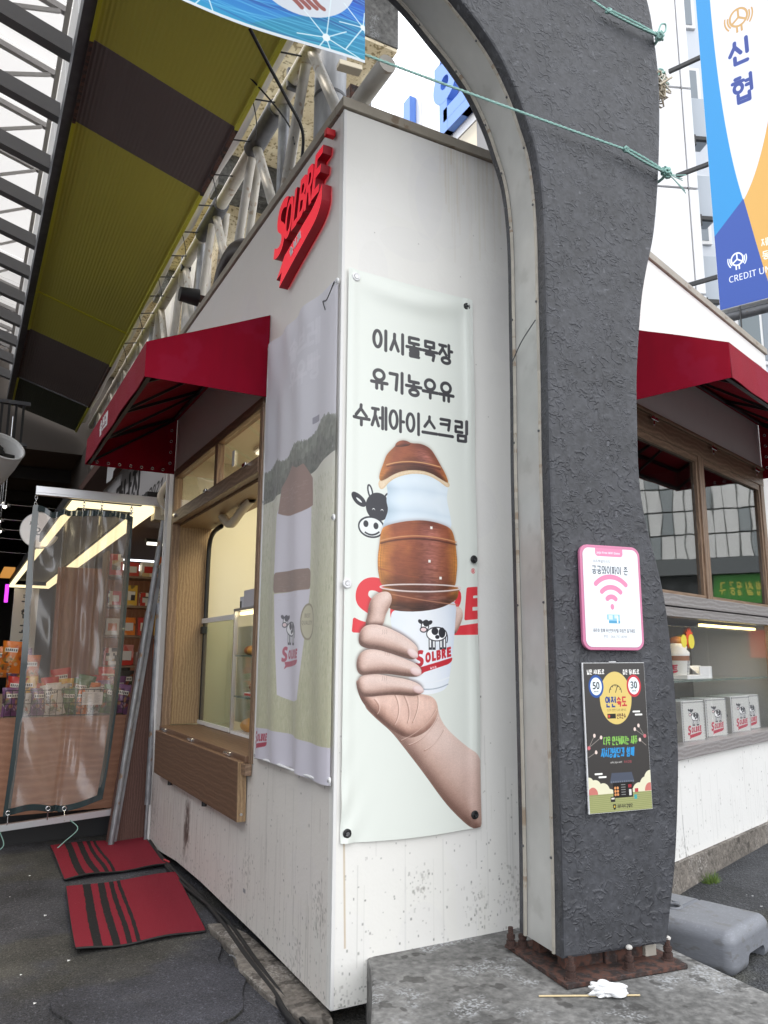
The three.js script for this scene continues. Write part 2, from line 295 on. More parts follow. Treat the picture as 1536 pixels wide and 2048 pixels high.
const frontMap = sized(wallMap(512, 1500, 5, '#e7e5df', { runs: 46, from: 0.72, tint: '96,92,84', specks: 620, patches: 12, flip: true, skew: 0.8, extra(c, r) {
  c.strokeStyle = 'rgba(150,110,60,.35)'; c.lineWidth = 3; c.beginPath(); c.moveTo(18, 1268); c.lineTo(22, 1420); c.stroke(); for (let i = 0; i < 70; i++) { c.fillStyle = `rgba(176,150,104,${0.03 + r() * 0.05})`; const x = 200 + r() * 180; c.fillRect(x, 14, 1 + r() * 4, 30 + r() * r() * 260); } for (let i = 0; i < 26; i++) { c.fillStyle = 'rgba(120,116,110,.45)'; c.fillRect(r() * 512, r() * 1500, 2, 2); }
} }), 1.5, 4.4);
const leftMap = sized(wallMap(1024, 1232, 9, '#dfdad3', { runs: 230, from: 0.78, tint: '92,84,80', specks: 900, patches: 8, extra(c, r) {
  for (let i = 0; i < 260; i++) { const z = Math.pow(r(), 1.5) * 0.42; c.fillStyle = `rgba(112,84,78,${0.03 + r() * 0.1})`; c.fillRect(z * 1024, 1232 * (0.86 + r() * 0.08), 1 + r() * 2.5, 30 + r() * 90); }
  for (let i = 0; i < 160; i++) { c.fillStyle = `rgba(70,56,50,${0.08 + r() * 0.2})`; c.beginPath(); c.ellipse(1024 * 0.32 + (r() + r() - 1) * 24, 1232 * 0.935 + (r() + r() - 1) * 60, 1 + r() * 5, 2 + r() * 12, 0.2, 0, 2 * PI); c.fill(); }
  c.fillStyle = '#8a8c8e'; c.fillRect(1024 * 0.67, 1232 * 0.955, 12, 6);
} }), 3.66, 4.4);
const rightMap = sized(wallMap(1024, 1232, 15, '#e6e5e2', { runs: 120, from: 0.8, tint: '110,108,104', specks: 1300, patches: 10, extra(c) {
  c.strokeStyle = 'rgba(80,80,84,.6)'; c.lineWidth = 1.4; c.beginPath(); c.moveTo(330, 1090); c.quadraticCurveTo(326, 1120, 338, 1170); c.stroke();
} }), 3.7, 4.4);
const m = {
  front: mat('#fff', 0.5, { map: frontMap, bumpMap: whiteDirtB, bumpScale: 0.0015 }), left: mat('#fff', 0.5, { map: leftMap, bumpMap: whiteDirtB, bumpScale: 0.0015 }), right: mat('#fff', 0.5, { map: rightMap, bumpMap: whiteDirtB, bumpScale: 0.0015 }),
  inside: mat([0.76, 0.72, 0.6], 0.8), insideGrey: mat([0.2, 0.21, 0.2], 0.6), cap: mat([0.5, 0.46, 0.4], 0.45, { map: agedT }), trimWhite: mat([0.74, 0.73, 0.71], 0.45),
  asphalt: mat('#fff', 0.92, { map: asphaltT, bumpMap: asphaltB, bumpScale: 0.012 }), walk: mat([0.85, 0.88, 0.84], 0.9, { map: asphaltT, bumpMap: asphaltB, bumpScale: 0.012 }), conc: mat('#fff', 0.9, { map: concT, bumpMap: concB, bumpScale: 0.006 }),
  foot: mat([0.95, 0.86, 0.78], 0.95, { map: concT, bumpMap: concB, bumpScale: 0.012 }), raw: mat('#fff', 0.95, { map: rawT, bumpMap: concB, bumpScale: 0.01 }), slab: mat([0.5, 0.5, 0.5], 0.9, { map: concT }),
  frame: mat('#fff', 0.45, { map: frameT, bumpMap: woodB, bumpScale: 0.0006 }), board: mat('#fff', 0.5, { map: boardT, bumpMap: woodB, bumpScale: 0.0008 }), oak: mat('#fff', 0.5, { map: oakT, bumpMap: woodB, bumpScale: 0.0005 }), greyWood: mat('#fff', 0.35, { map: greyWoodT, bumpMap: woodB, bumpScale: 0.0005 }),
  plank: mat('#fff', 0.75, { map: plankT, bumpMap: woodB, bumpScale: 0.001 }), ply: mat('#fff', 0.5, { map: plyT }), dark: mat([0.02, 0.02, 0.022], 0.6), black: mat([0.012, 0.012, 0.013], 0.45),
  glass: mat('#fff', 0.03, { transmission: 1, thickness: 0, ior: 1.5, color: new THREE.Color(0.93, 0.96, 0.94) }), tint: mat([0.5, 0.52, 0.51], 0.015, { transmission: 1, thickness: 0, ior: 2.6, bumpMap: tex(256, 256, (u, v) => fbm(u, v, 3, 2, 301), false, 0.9), bumpScale: 0.0009 }),
  alu: mat([0.72, 0.73, 0.75], 0.32, { metalness: 0.9 }), chrome: mat([0.75, 0.75, 0.76], 0.15, { metalness: 1 }), galv: mat('#fff', 0.5, { map: galvT, metalness: 0.45 }), galvDark: mat([0.36, 0.36, 0.37], 0.55, { map: galvT, metalness: 0.4 }), pipe: mat([0.8, 0.79, 0.77], 0.5, { map: agedT }), rust: mat('#fff', 0.9, { map: rustT, bumpMap: concB, bumpScale: 0.003 }),
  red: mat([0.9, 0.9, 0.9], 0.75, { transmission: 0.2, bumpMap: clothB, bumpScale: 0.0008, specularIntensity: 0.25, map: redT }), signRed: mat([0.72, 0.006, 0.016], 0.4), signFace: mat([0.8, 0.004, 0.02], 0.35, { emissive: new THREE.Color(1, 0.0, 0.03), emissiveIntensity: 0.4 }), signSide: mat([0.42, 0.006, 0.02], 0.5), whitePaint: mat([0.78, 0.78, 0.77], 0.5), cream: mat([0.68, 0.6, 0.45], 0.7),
  stucco: mat([0.7, 0.71, 0.77], 0.55, { map: stuccoT, bumpMap: stuccoB, bumpScale: 0.0065 }), stuccoEdge: mat([0.045, 0.045, 0.052], 0.5), steel: mat([0.5, 0.5, 0.49], 0.42, { metalness: 0.35 }), strip: mat([0.72, 0.7, 0.66], 0.5, { map: agedT }),
  white: mat([0.8, 0.8, 0.8], 0.5), plastic: mat('#fff', 0.5, { map: tex(512, 512, (u, v) => { const b = fbm(u, v, 5, 4, 501), s = fbm(u * 0.3, v, 60, 2, 503), k = 124 + 12 * (b - 0.5) + 9 * smooth(0.62, 0.75, s); return mixc([k * 0.98, k, k * 1.05], [92, 88, 82], smooth(0.58, 0.72, fbm(u, v, 8, 4, 505)) * 0.3); }, true, 1.5) }), rope: mat([0.3, 0.5, 0.45], 0.85), ropeTan: mat([0.5, 0.44, 0.34], 0.9), rubber: mat([0.016, 0.016, 0.017], 0.5), steelPlain: mat([0.55, 0.55, 0.56], 0.35, { metalness: 0.8 }),
};

// ------------------------------------------------------------------ the ground
struct('ground', metreUV(T(new THREE.PlaneGeometry(300, 300, 1, 1).rotateX(-PI / 2), 0, -0.08, 0)), m.asphalt);
{ // asphalt of the alley: gently uneven, its edge broken off along the shop wall
  const sheet = grid(90, 130, (u, v) => { const x = -5 + u * 4.98, z = 4.2 - v * 12; const wob = 0.05 * Math.sin(z * 5.1) + 0.03 * Math.sin(z * 13.3 + 1), e = z > -1.5 ? 0.14 + wob : 0.0; const xx = Math.min(x, -e); return [xx, -0.074 + 0.012 * Math.sin(x * 1.9 + z) * Math.sin(z * 1.3) + 0.02 * smooth(-1.4, -3.6, z), z]; });
  struct('road', metreUV(sheet), m.asphalt);
  const walkY = (x) => 0.035 + 0.035 * Math.max(0, x - 1.5);
  struct('sidewalk', metreUV(grid(60, 60, (u, v) => { const x = 1.4 + u * 24, z = -8 + v * 16; return [x, walkY(x) + 0.008 * Math.sin(x * 3 + z * 2), z]; })), m.walk);
}
struct('pavement', (() => { const o = []; for (let i = 0; i < 40; i++) { const a = i / 40 * 2 * PI, k = 1 + 0.09 * Math.sin(a * 3 + 1) + 0.06 * Math.sin(a * 7); o.push([-0.62 + 0.42 * k * Math.cos(a), 0.62 + 0.52 * k * Math.sin(a)]); } return metreUV(ext(poly(o), 0.014, 0.004).rotateX(-PI / 2).translate(0, -0.072, 0)); })(), mat([0.9, 0.9, 0.94], 0.9, { map: asphaltT, bumpMap: asphaltB, bumpScale: 0.009 }));
struct('platform', (() => { // concrete base of the arch
  const g = ext(poly([[0.186, 0.03], [0.12, -0.14], [0.02, -0.34], [-0.1, -0.56], [-0.5, -1.45], [-0.6, -1.9], [1.44, -1.9], [1.44, -1.0], [1.48, -0.5], [1.6, 0.2], [0.9, 0.12]]), 0.34, 0.012); g.rotateX(-PI / 2); return metreUV(g.translate(0, -0.173, 0)); })(), m.conc);
struct('footing', [metreUV(T(new THREE.BoxGeometry(3.9, 0.5, 0.12), 1.9, 0, -0.03)).rotateY(rad(18.02)).translate(1.5, 0, 0.0)], m.foot);
struct('kerb', (() => { const g = ext(poly([[-0.13, 1.45], [-0.03, 1.42], [0.03, 1.2], [0.05, 0.7], [0.08, 0.3], [0.02, 0.02], [-0.1, 0.1], [-0.15, 0.42], [-0.17, 0.72], [-0.12, 1.0]]), 0.12, 0.012); g.rotateX(-PI / 2); return metreUV(g.translate(0, -0.17, 0)); })(), m.foot);

// ------------------------------------------------------------------ the shop
const TR = rad(18.02), shop = thing('kiosk', 'white corner shop with red awnings and a large upright cone banner on its front', 'shop');
const toR = (g) => g.rotateY(TR).translate(1.5, 0, 0);          // right facade: x along the wall, z out of it
{
  part('front_wall', metreUV(ext(poly([[0, -0.003], [0.178, -0.003], [0.19, 0.02], [0.19, 0.165], [0.205, 0.18], [1.5, 0.172], [1.5, 4.36], [0, 4.36]]), 0.05).translate(0, 0, -0.05)), m.front, shop);
  // left wall: drawn in (z, y) and turned so that its outer face lies on x = 0
  const lw = ext(poly([[-3.66, -0.06], [-2.74, 0.01], [-2.09, 0.026], [-0.97, 0.019], [-0.051, -0.003], [-0.051, 4.36], [-3.66, 4.36]], [[[-3.44, 0.885], [-1.11, 0.885], [-1.11, 3.1], [-3.44, 3.1]]]), 0.05).translate(0, 0, -0.05).rotateY(-PI / 2);
  part('left_wall', metreUV(lw), m.left, shop);
  part('right_wall', toR(metreUV(ext(poly([[0, 0.2], [3.7, 0.262], [3.7, 4.36], [0, 4.36]], [[[0.62, 0.85], [3.28, 0.85], [3.28, 3.14], [0.62, 3.14]]]), 0.05).translate(0, 0, -0.05))), m.right, shop);
  part('right_wall', toR(bx(3.4, 3.7, 0.262, 4.36, -2.8, -0.052)), m.right, shop);
  part('roof_deck', metreUV(T(ext(poly([[0.06, 0.06], [1.48, 0.06], [4.9, 1.1], [4.0, 3.6], [0.06, 3.6]]), 0.06).rotateX(-PI / 2), 0, 4.2, 0)), m.whitePaint, shop);
  // coping: folded metal caps with a shadow gap under the lip
  part('coping', [bx(-0.018, 1.5, 4.365, 4.425, -0.08, 0.018, 0.004)], m.cap, shop); part('coping', [bx(-0.018, 0.06, 4.365, 4.425, -3.68, -0.081, 0.004)], m.cap, shop); part('coping', [toR(bx(0.003, 3.72, 4.365, 4.425, -0.08, 0.018, 0.004))], m.cap, shop);
  part('corner_bead', [bx(-0.004, 0.014, 0.0, 4.36, -0.014, 0.004, 0.003)], m.trimWhite, shop);
  part('edge_trim', [bx(-0.02, 0.05, -0.06, 4.3, -3.7, -3.662, 0.003)], m.trimWhite, shop);
  // inside: cream end wall and ceiling, grey inner partition added to darken the view through the right window
  part('inner_wall', [bx(0.06, 1.9, 0, 4.1, -3.6, -3.55)], m.inside, shop); part('inner_wall', [bx(1.9, 1.95, 0, 4.1, -3.6, -1.7)], m.inside, shop);
  part('ceiling', [bx(0.06, 1.95, 3.25, 3.3, -3.55, -0.1)], m.inside, shop); part('floor', [bx(0.06, 1.95, 0.3, 0.34, -3.55, -0.1)], m.insideGrey, shop);
  part('partition', [toR(bx(0.3, 3.4, 0.3, 3.6, -1.2, -1.16)), toR(bx(0.3, 3.4, 3.3, 3.34, -1.16, -0.06)), toR(bx(0.3, 0.34, 0.3, 3.3, -1.16, -0.06))], m.insideGrey, shop);
}
function windowFrame(parent, name, gs, mm) { return part(name, gs, mm, parent); }
{ // service window in the left wall: frame, transom lights, sill, latches
  const fr = part('service_window', [bx(-0.012, 0.06, 3.03, 3.1, -3.44, -1.112, 0.004), bx(-0.012, 0.06, 0.885, 3.029, -3.44, -3.38, 0.004), bx(-0.012, 0.06, 0.885, 3.029, -1.165, -1.112, 0.004)], m.frame, shop);
  part('transom_rail', [bx(-0.016, 0.05, 2.62, 2.72, -3.379, -1.166, 0.004)], m.frame, fr); part('mullion', [bx(-0.008, 0.045, 2.721, 3.029, -2.17, -2.1, 0.003)], m.frame, fr);
  part('pane', [bx(0.018, 0.024, 2.721, 3.029, -3.379, -2.171)], m.glass, fr); part('pane', [bx(0.018, 0.024, 2.721, 3.029, -2.099, -1.166)], m.glass, fr);
  part('paper_tag', [bx(0.012, 0.0145, 2.79, 2.9, -1.8, -1.75)], m.white, fr);
  part('jamb_lining', [bx(0.061, 0.34, 0.93, 2.62, -3.44, -3.4)], m.oak, fr); part('head_lining', [bx(0.051, 0.34, 2.6, 2.66, -3.39, -1.11)], m.oak, fr);
  part('sill', [bx(-0.03, 0.34, 0.885, 0.925, -3.379, -1.166, 0.004)], m.board, fr); part('sill_front', [bx(-0.045, -0.005, 0.82, 0.884, -3.44, -1.112, 0.004)], m.frame, fr);
  part('blind_fold', [tube([[0.2, 2.58, -2.62], [0.22, 2.5, -2.45], [0.22, 2.56, -2.2], [0.2, 2.6, -1.9]], 0.035, 24, 6).scale(1, 1, 1)], m.cream, fr);
  for (const [y, z] of [[2.665, -3.3], [2.7, -2.35], [2.7, -1.42]]) part('latch', [bx(-0.03, -0.0165, y, y + 0.03, z - 0.03, z + 0.03, 0.005), bx(-0.034, -0.0165, y + 0.004, y + 0.026, z + 0.032, z + 0.055, 0.004)], m.chrome, fr);
  part('gasket', [tube([[0.31, 0.93, -3.36], [0.31, 1.6, -3.36], [0.31, 2.3, -3.36], [0.31, 2.48, -3.33], [0.31, 2.55, -3.22], [0.31, 2.57, -3.0]], 0.02, 40, 8), bx(0.27, 0.31, 1.68, 1.74, -3.37, -3.31, 0.006)], m.rubber, fr);
}
{ // shop window in the right wall, upper sashes and the display zone below
  const fr = part('shop_window', [toR(bx(0.56, 3.3, 3.0, 3.14, -0.06, 0.012, 0.004)), toR(bx(3.2, 3.28, 0.93, 2.999, -0.06, 0.014, 0.004)), toR(bx(0.56, 0.66, 0.93, 2.999, -0.06, 0.014, 0.004))], m.frame, shop);
  part('head_board', [toR(bx(0.56, 3.3, 3.141, 3.165, -0.03, 0.03, 0.004))], m.frame, fr);
  part('mullion', [toR(bx(1.83, 1.925, 1.921, 2.999, -0.055, 0.016, 0.004))], m.frame, fr);
  for (const [a, b] of [[0.661, 1.829], [1.926, 3.199]]) {
    part('sash', [toR(bx(a, b, 2.95, 2.999, -0.04, 0.004)), toR(bx(a, b, 1.921, 1.945, -0.04, 0.004)), toR(bx(b - 0.035, b, 1.946, 2.949, -0.04, 0.004))], m.frame, fr);
    part('pane', [toR(bx(a, b - 0.036, 1.946, 2.949, -0.024, -0.018))], m.tint, fr);
  }
  part('transom_board', [toR(bx(0.56, 3.3, 1.84, 1.92, -0.06, 0.03, 0.004))], m.greyWood, fr); part('transom_board', [toR(bx(0.56, 3.3, 1.77, 1.832, -0.06, 0.02, 0.004))], m.greyWood, fr);
  part('sill_board', [toR(bx(0.56, 3.34, 0.85, 0.93, -0.1, 0.035, 0.004))], m.greyWood, fr);
  part('display_pane', [toR(bx(0.661, 1.84, 0.931, 1.769, -0.024, -0.018))], m.glass, fr); part('display_pane', [toR(bx(1.85, 3.199, 0.931, 1.769, -0.024, -0.018))], m.glass, fr);
  for (const s of [1.0, 2.05, 3.02]) part('latch', [toR(bx(s, s + 0.1, 3.095, 3.12, 0.031, 0.045, 0.005)), toR(bx(s + 0.03, s + 0.05, 3.06, 3.13, 0.031, 0.04, 0.004))], m.chrome, fr);
}

// awnings: sloped roof sheet, valance, two closed ends, frame bars, eyelets; local z points out of the wall, x along it
function awning(label, pos, rotY, len, letter) {
  const a = thing('awning', label, 'awning', pos, rotY, 'red fabric shop awnings'), D = 0.75, t = 0.006;
  const sag = (x, s) => 0.011 * Math.sin(s * PI) * Math.abs(Math.sin((x / len) * 3 * PI)) + 0.0025 * Math.sin(x * 23 + s * 7) * Math.sin(s * PI);
  part('canopy', [metreUV(grid(70, 14, (u, v) => { const x = 0.006 + u * (len - 0.012); return [x, 3.62 - 0.33 * v - sag(x, v), D * v]; })), metreUV(grid(70, 14, (u, v) => { const x = 0.006 + u * (len - 0.012); return [x, 3.62 - t - 0.33 * v - sag(x, v), D * v]; }))], m.red, a);
  part('valance', [metreUV(grid(70, 6, (u, v) => [0.006 + u * (len - 0.012), 3.29 - 0.215 * v + 0.002 * Math.sin(u * 40) * v, D - t + 0.004 * Math.sin(u * 17 + v * 2) * v])), metreUV(grid(70, 6, (u, v) => [0.006 + u * (len - 0.012), 3.29 - 0.215 * v + 0.002 * Math.sin(u * 40) * v, D + 0.004 * Math.sin(u * 17 + v * 2) * v]))], m.red, a);
  for (const x of [0, len - t]) part('end_panel', [metreUV(ext(poly([[0.004, 3.615], [D, 3.288], [D, 3.075], [0.004, 3.075]]), t).rotateY(-PI / 2).translate(x + t, 0, 0))], m.red, a);
  part('wall_rail', [box(len - 0.02, 0.03, 0.03, len / 2, 3.585, 0.02)], m.red, a);
  part('frame_bar', [box(len - 0.03, 0.025, 0.025, len / 2, 3.265, D - 0.03)], m.black, a); part('frame_bar', [box(len - 0.03, 0.025, 0.025, len / 2, 3.09, D - 0.03)], m.black, a); part('frame_bar', [box(len - 0.03, 0.02, 0.02, len / 2, 3.56, 0.05)], m.black, a);
  for (const x of [0.03, len * 0.36, len * 0.68, len - 0.03]) { part('frame_bar', [sqbar([x, 3.58, 0.03], [x, 3.265, D - 0.04], 0.022)], m.black, a); part('frame_bar', [sqbar([x, 3.56, 0.04], [x, 3.1, D - 0.04], 0.018)], m.black, a); }
  for (const [x, s] of [[len - t, -1], [t, 1]]) for (let i = 0; i < 11; i++) { const p = i < 7 ? [D - 0.09 - i * 0.092, 3.105] : [0.05, 3.17 + (i - 7) * 0.1]; part('eyelet', [new THREE.TorusGeometry(0.011, 0.004, 6, 12).rotateY(PI / 2).translate(x + s * 0.004, p[1], p[0])], m.chrome, a); }
  if (letter) part('lettering', [T(box(0.004, 0.004, 0.004, 0, 0, 0), 0.1, 3.2, D - 0.004), ...hanSolid('솔브레', 0.1, 0.11, 0.016, 0.004, 0.2).map((g) => g.translate(letter, 3.13, D + 0.001))], m.white, a);
  return a;
}
awning('red awning over the service window on the alley side', [0, 0, -3.46], -PI / 2, 2.4, 0.75);
{ const s0 = 0.49, o = [1.5 + s0 * Math.cos(TR), 0, -s0 * Math.sin(TR)]; awning('red awning over the shop window right of the arch pillar', o, TR, 2.83, 1.0); }

{ // raised red sign letters on the left wall
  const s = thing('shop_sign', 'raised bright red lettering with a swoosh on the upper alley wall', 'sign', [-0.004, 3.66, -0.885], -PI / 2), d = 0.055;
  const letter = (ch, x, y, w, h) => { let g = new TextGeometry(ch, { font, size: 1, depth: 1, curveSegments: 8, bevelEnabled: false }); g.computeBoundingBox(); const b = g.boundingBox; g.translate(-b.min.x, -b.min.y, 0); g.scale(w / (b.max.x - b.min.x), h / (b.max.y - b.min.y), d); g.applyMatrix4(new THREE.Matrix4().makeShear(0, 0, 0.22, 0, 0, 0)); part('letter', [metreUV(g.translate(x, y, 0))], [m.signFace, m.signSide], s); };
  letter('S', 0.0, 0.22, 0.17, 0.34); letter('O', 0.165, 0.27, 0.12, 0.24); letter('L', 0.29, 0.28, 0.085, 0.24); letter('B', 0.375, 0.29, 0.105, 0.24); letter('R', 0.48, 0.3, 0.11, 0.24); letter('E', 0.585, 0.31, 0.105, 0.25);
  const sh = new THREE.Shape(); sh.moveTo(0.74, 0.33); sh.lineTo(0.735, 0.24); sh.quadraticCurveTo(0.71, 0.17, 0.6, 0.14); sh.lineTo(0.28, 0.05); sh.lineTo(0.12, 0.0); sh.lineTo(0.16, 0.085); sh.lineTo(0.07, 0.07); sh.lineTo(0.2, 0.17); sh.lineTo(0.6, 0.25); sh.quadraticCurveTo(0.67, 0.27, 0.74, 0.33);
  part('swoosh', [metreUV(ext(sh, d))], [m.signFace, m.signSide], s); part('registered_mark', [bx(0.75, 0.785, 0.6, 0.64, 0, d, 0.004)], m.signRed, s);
  part('small_lettering', hanSolid('솔브레', 0.045, 0.05, 0.011, 0.004, 0.3).map((g) => g.rotateZ(0.24).translate(0.3, 0.115, d + 0.001)), m.white, s);
}
{ const s = thing('round_sign_letter', 'pink raised letter top showing above the awning right of the pillar', 'sign', [1.5, 0, 0], TR); part('letter', [new THREE.CylinderGeometry(0.09, 0.09, 0.06, 24).rotateX(PI / 2).translate(2.62, 3.72, 0.035)], mat([0.75, 0.12, 0.16], 0.5), s); part('letter', [bx(3.1, 3.16, 3.62, 3.74, 0.004, 0.06, 0.004)], mat([0.75, 0.12, 0.16], 0.5), s); }

// ------------------------------------------------------------------ printed banners on the walls
const ART = {arm: [[66,1570],[129,1625],[186,1665],[233,1716],[316,1809],[400,1913],[461,1972],[517,2018],[564,2025],[574,1876],[570,1783],[484,1723],[415,1669],[381,1622],[372,1571],[281,1559],[163,1557]] , palm: [[47,1487],[56,1535],[77,1575],[129,1620],[186,1661],[251,1693],[316,1680],[366,1642],[380,1592],[360,1553],[305,1542],[203,1533],[105,1526]] , f1: [[57,1378],[59,1338],[80,1312],[115,1305],[161,1311],[221,1333],[269,1360],[295,1383],[292,1413],[273,1426],[233,1416],[179,1402],[127,1390],[87,1390]] , f2: [[49,1457],[54,1418],[81,1394],[121,1390],[179,1402],[239,1420],[293,1440],[310,1464],[300,1482],[263,1484],[221,1479],[162,1472],[105,1476],[65,1482]] , f3: [[52,1521],[57,1492],[82,1477],[128,1473],[180,1482],[239,1489],[293,1504],[317,1525],[308,1543],[275,1550],[209,1543],[151,1546],[100,1552],[66,1550]] , thumb: [[92,1272],[94,1247],[105,1218],[131,1197],[161,1188],[183,1195],[189,1220],[176,1247],[161,1273],[155,1306],[126,1327],[86,1328],[83,1303]] , tip: [[446,1235],[472,1233],[488,1242],[495,1266],[479,1304],[452,1342],[435,1310]] , cup: [[172,1250],[251,1256],[344,1247],[407,1233],[465,1206],[457,1299],[447,1374],[433,1458],[417,1528],[366,1543],[317,1546],[281,1529],[239,1458],[203,1377]] , clear: [[143,1170],[221,1181],[319,1182],[408,1173],[476,1155],[473,1190],[464,1210],[407,1236],[344,1250],[251,1258],[171,1252],[155,1214]] , bread2: [[143,970],[164,954],[215,938],[273,926],[332,921],[392,928],[441,943],[456,976],[464,1026],[469,1078],[464,1125],[458,1164],[400,1196],[319,1204],[220,1200],[146,1176],[131,1123],[129,1074],[136,1025]] , cream: [[163,766],[161,802],[170,832],[161,863],[173,897],[157,934],[143,975],[296,993],[448,955],[437,888],[421,832],[432,783],[425,747],[297,724]] , top: [[136,797],[132,775],[152,724],[163,692],[196,660],[215,636],[238,629],[268,637],[310,631],[352,643],[376,672],[396,702],[420,736],[436,773],[406,762],[351,738],[297,734],[238,743],[192,763],[158,787]] , toprim: [[128,801],[135,825],[152,823],[172,796],[203,774],[250,756],[297,748],[345,750],[394,769],[424,789],[440,782],[434,764],[351,734],[238,737],[146,778]] ,};
function inflate(c, pts, Rd, col, smoothIt = true, shadow) {  // a rounded printed form: outline -> height from the distance to the edge -> shaded ink
  const xs = pts.map((p) => p[0]), ys = pts.map((p) => p[1]), X0 = Math.floor(Math.min(...xs)) - 4, Y0 = Math.floor(Math.min(...ys)) - 4, w = Math.ceil(Math.max(...xs)) - X0 + 5, h = Math.ceil(Math.max(...ys)) - Y0 + 5;
  const k = document.createElement('canvas'); k.width = w; k.height = h; const x = k.getContext('2d'); x.translate(-X0, -Y0); x.beginPath(); const n = pts.length;
  for (let i = 0; i <= n; i++) { const a = pts[i % n], b = pts[(i + 1) % n], mx = (a[0] + b[0]) / 2, my = (a[1] + b[1]) / 2; if (smoothIt) i ? x.quadraticCurveTo(a[0], a[1], mx, my) : x.moveTo(mx, my); else i ? x.lineTo(a[0], a[1]) : x.moveTo(a[0], a[1]); } x.closePath(); x.fillStyle = '#fff'; x.fill(); x.setTransform(1, 0, 0, 1, 0, 0);
  const im = x.getImageData(0, 0, w, h), D = new Float32Array(w * h); for (let i = 0; i < w * h; i++) D[i] = im.data[i * 4 + 3] > 127 ? 1e6 : 0;
  for (let y = 1; y < h - 1; y++) for (let q = 1; q < w - 1; q++) { const i = y * w + q; D[i] = Math.min(D[i], D[i - 1] + 1, D[i - w] + 1, D[i - w - 1] + 1.414, D[i - w + 1] + 1.414); }
  for (let y = h - 2; y > 0; y--) for (let q = w - 2; q > 0; q--) { const i = y * w + q; D[i] = Math.min(D[i], D[i + 1] + 1, D[i + w] + 1, D[i + w + 1] + 1.414, D[i + w - 1] + 1.414); }
  let Hh = D.map((d) => { const t = 1 - Math.min(1, d / Rd); return Rd * Math.sqrt(Math.max(0, 1 - t * t)); });
  for (let p = 0; p < 4; p++) { const N = Hh.slice(), s = Math.max(1, Math.round(Rd / 12)); for (let y = s; y < h - s; y++) for (let q = s; q < w - s; q++) { const i = y * w + q; N[i] = (Hh[i] * 2 + Hh[i - s] + Hh[i + s] + Hh[i - s * w] + Hh[i + s * w]) / 6; } Hh = N; }
  for (let y = 1; y < h - 1; y++) for (let q = 1; q < w - 1; q++) { const i = y * w + q; if (!im.data[i * 4 + 3]) continue; const gx = (Hh[i + 1] - Hh[i - 1]) / 2, gy = (Hh[i + w] - Hh[i - w]) / 2, l = 1 / Math.hypot(gx, gy, 1), r = col(-gx * l, -gy * l, l, q + X0, y + Y0, D[i]); for (let b = 0; b < 3; b++) im.data[i * 4 + b] = clamp(r[b], 0, 255); }
  x.putImageData(im, 0, 0); c.save(); if (shadow) { c.shadowColor = shadow; c.shadowBlur = 12; c.shadowOffsetY = -4; } c.drawImage(k, X0, Y0); c.restore();
}
const ramp = (t, ...s) => { t = clamp(t) * (s.length - 1); const i = Math.min(s.length - 2, Math.floor(t)); return mixc(s[i], s[i + 1], t - i); };
const skinInk = (nx, ny, nz, x, y) => { const s = clamp(nx * 0.3 - ny * 0.5 + nz * 0.72), g = 14 * (vn(x * 0.35, y * 0.5, 4096, 71) - 0.5) + 16 * (fbm(x / 560, y / 560, 8, 3, 73) - 0.5); return ramp(s, [104, 76, 66], [150, 118, 106], [196, 164, 150], [220, 192, 180], [230, 208, 198]).map((v) => v + g); };
const breadInk = (x0, x1) => (nx, ny, nz, x, y, d) => {
  const t = (x - x0) / (x1 - x0), st = vn(x * 0.03, y * 0.55, 4096, 81) * 0.6 + vn(x * 0.09, y * 0.25, 4096, 83) * 0.4, b = fbm(x / 560, y / 560, 12, 4, 85), core = smooth(-0.02, 0.26, t) * smooth(1.03, 0.8, t);
  let k = mixc([226, 150, 72], [136, 74, 48], clamp(core + 0.5 * (b - 0.5))); k = mixc(k, [86, 44, 40], smooth(0.35, 0.6, t) * smooth(0.9, 0.6, t) * 0.6); const hl = Math.exp(-Math.pow((t - 0.66) / 0.13, 2)) * (0.2 + 0.9 * st) * smooth(4, 40, d);
  const f = 0.72 + 0.36 * nz - 0.25 * ny + 0.16 * (st - 0.5); return [k[0] * f + 62 * hl, k[1] * f + 52 * hl, k[2] * f + 54 * hl]; };
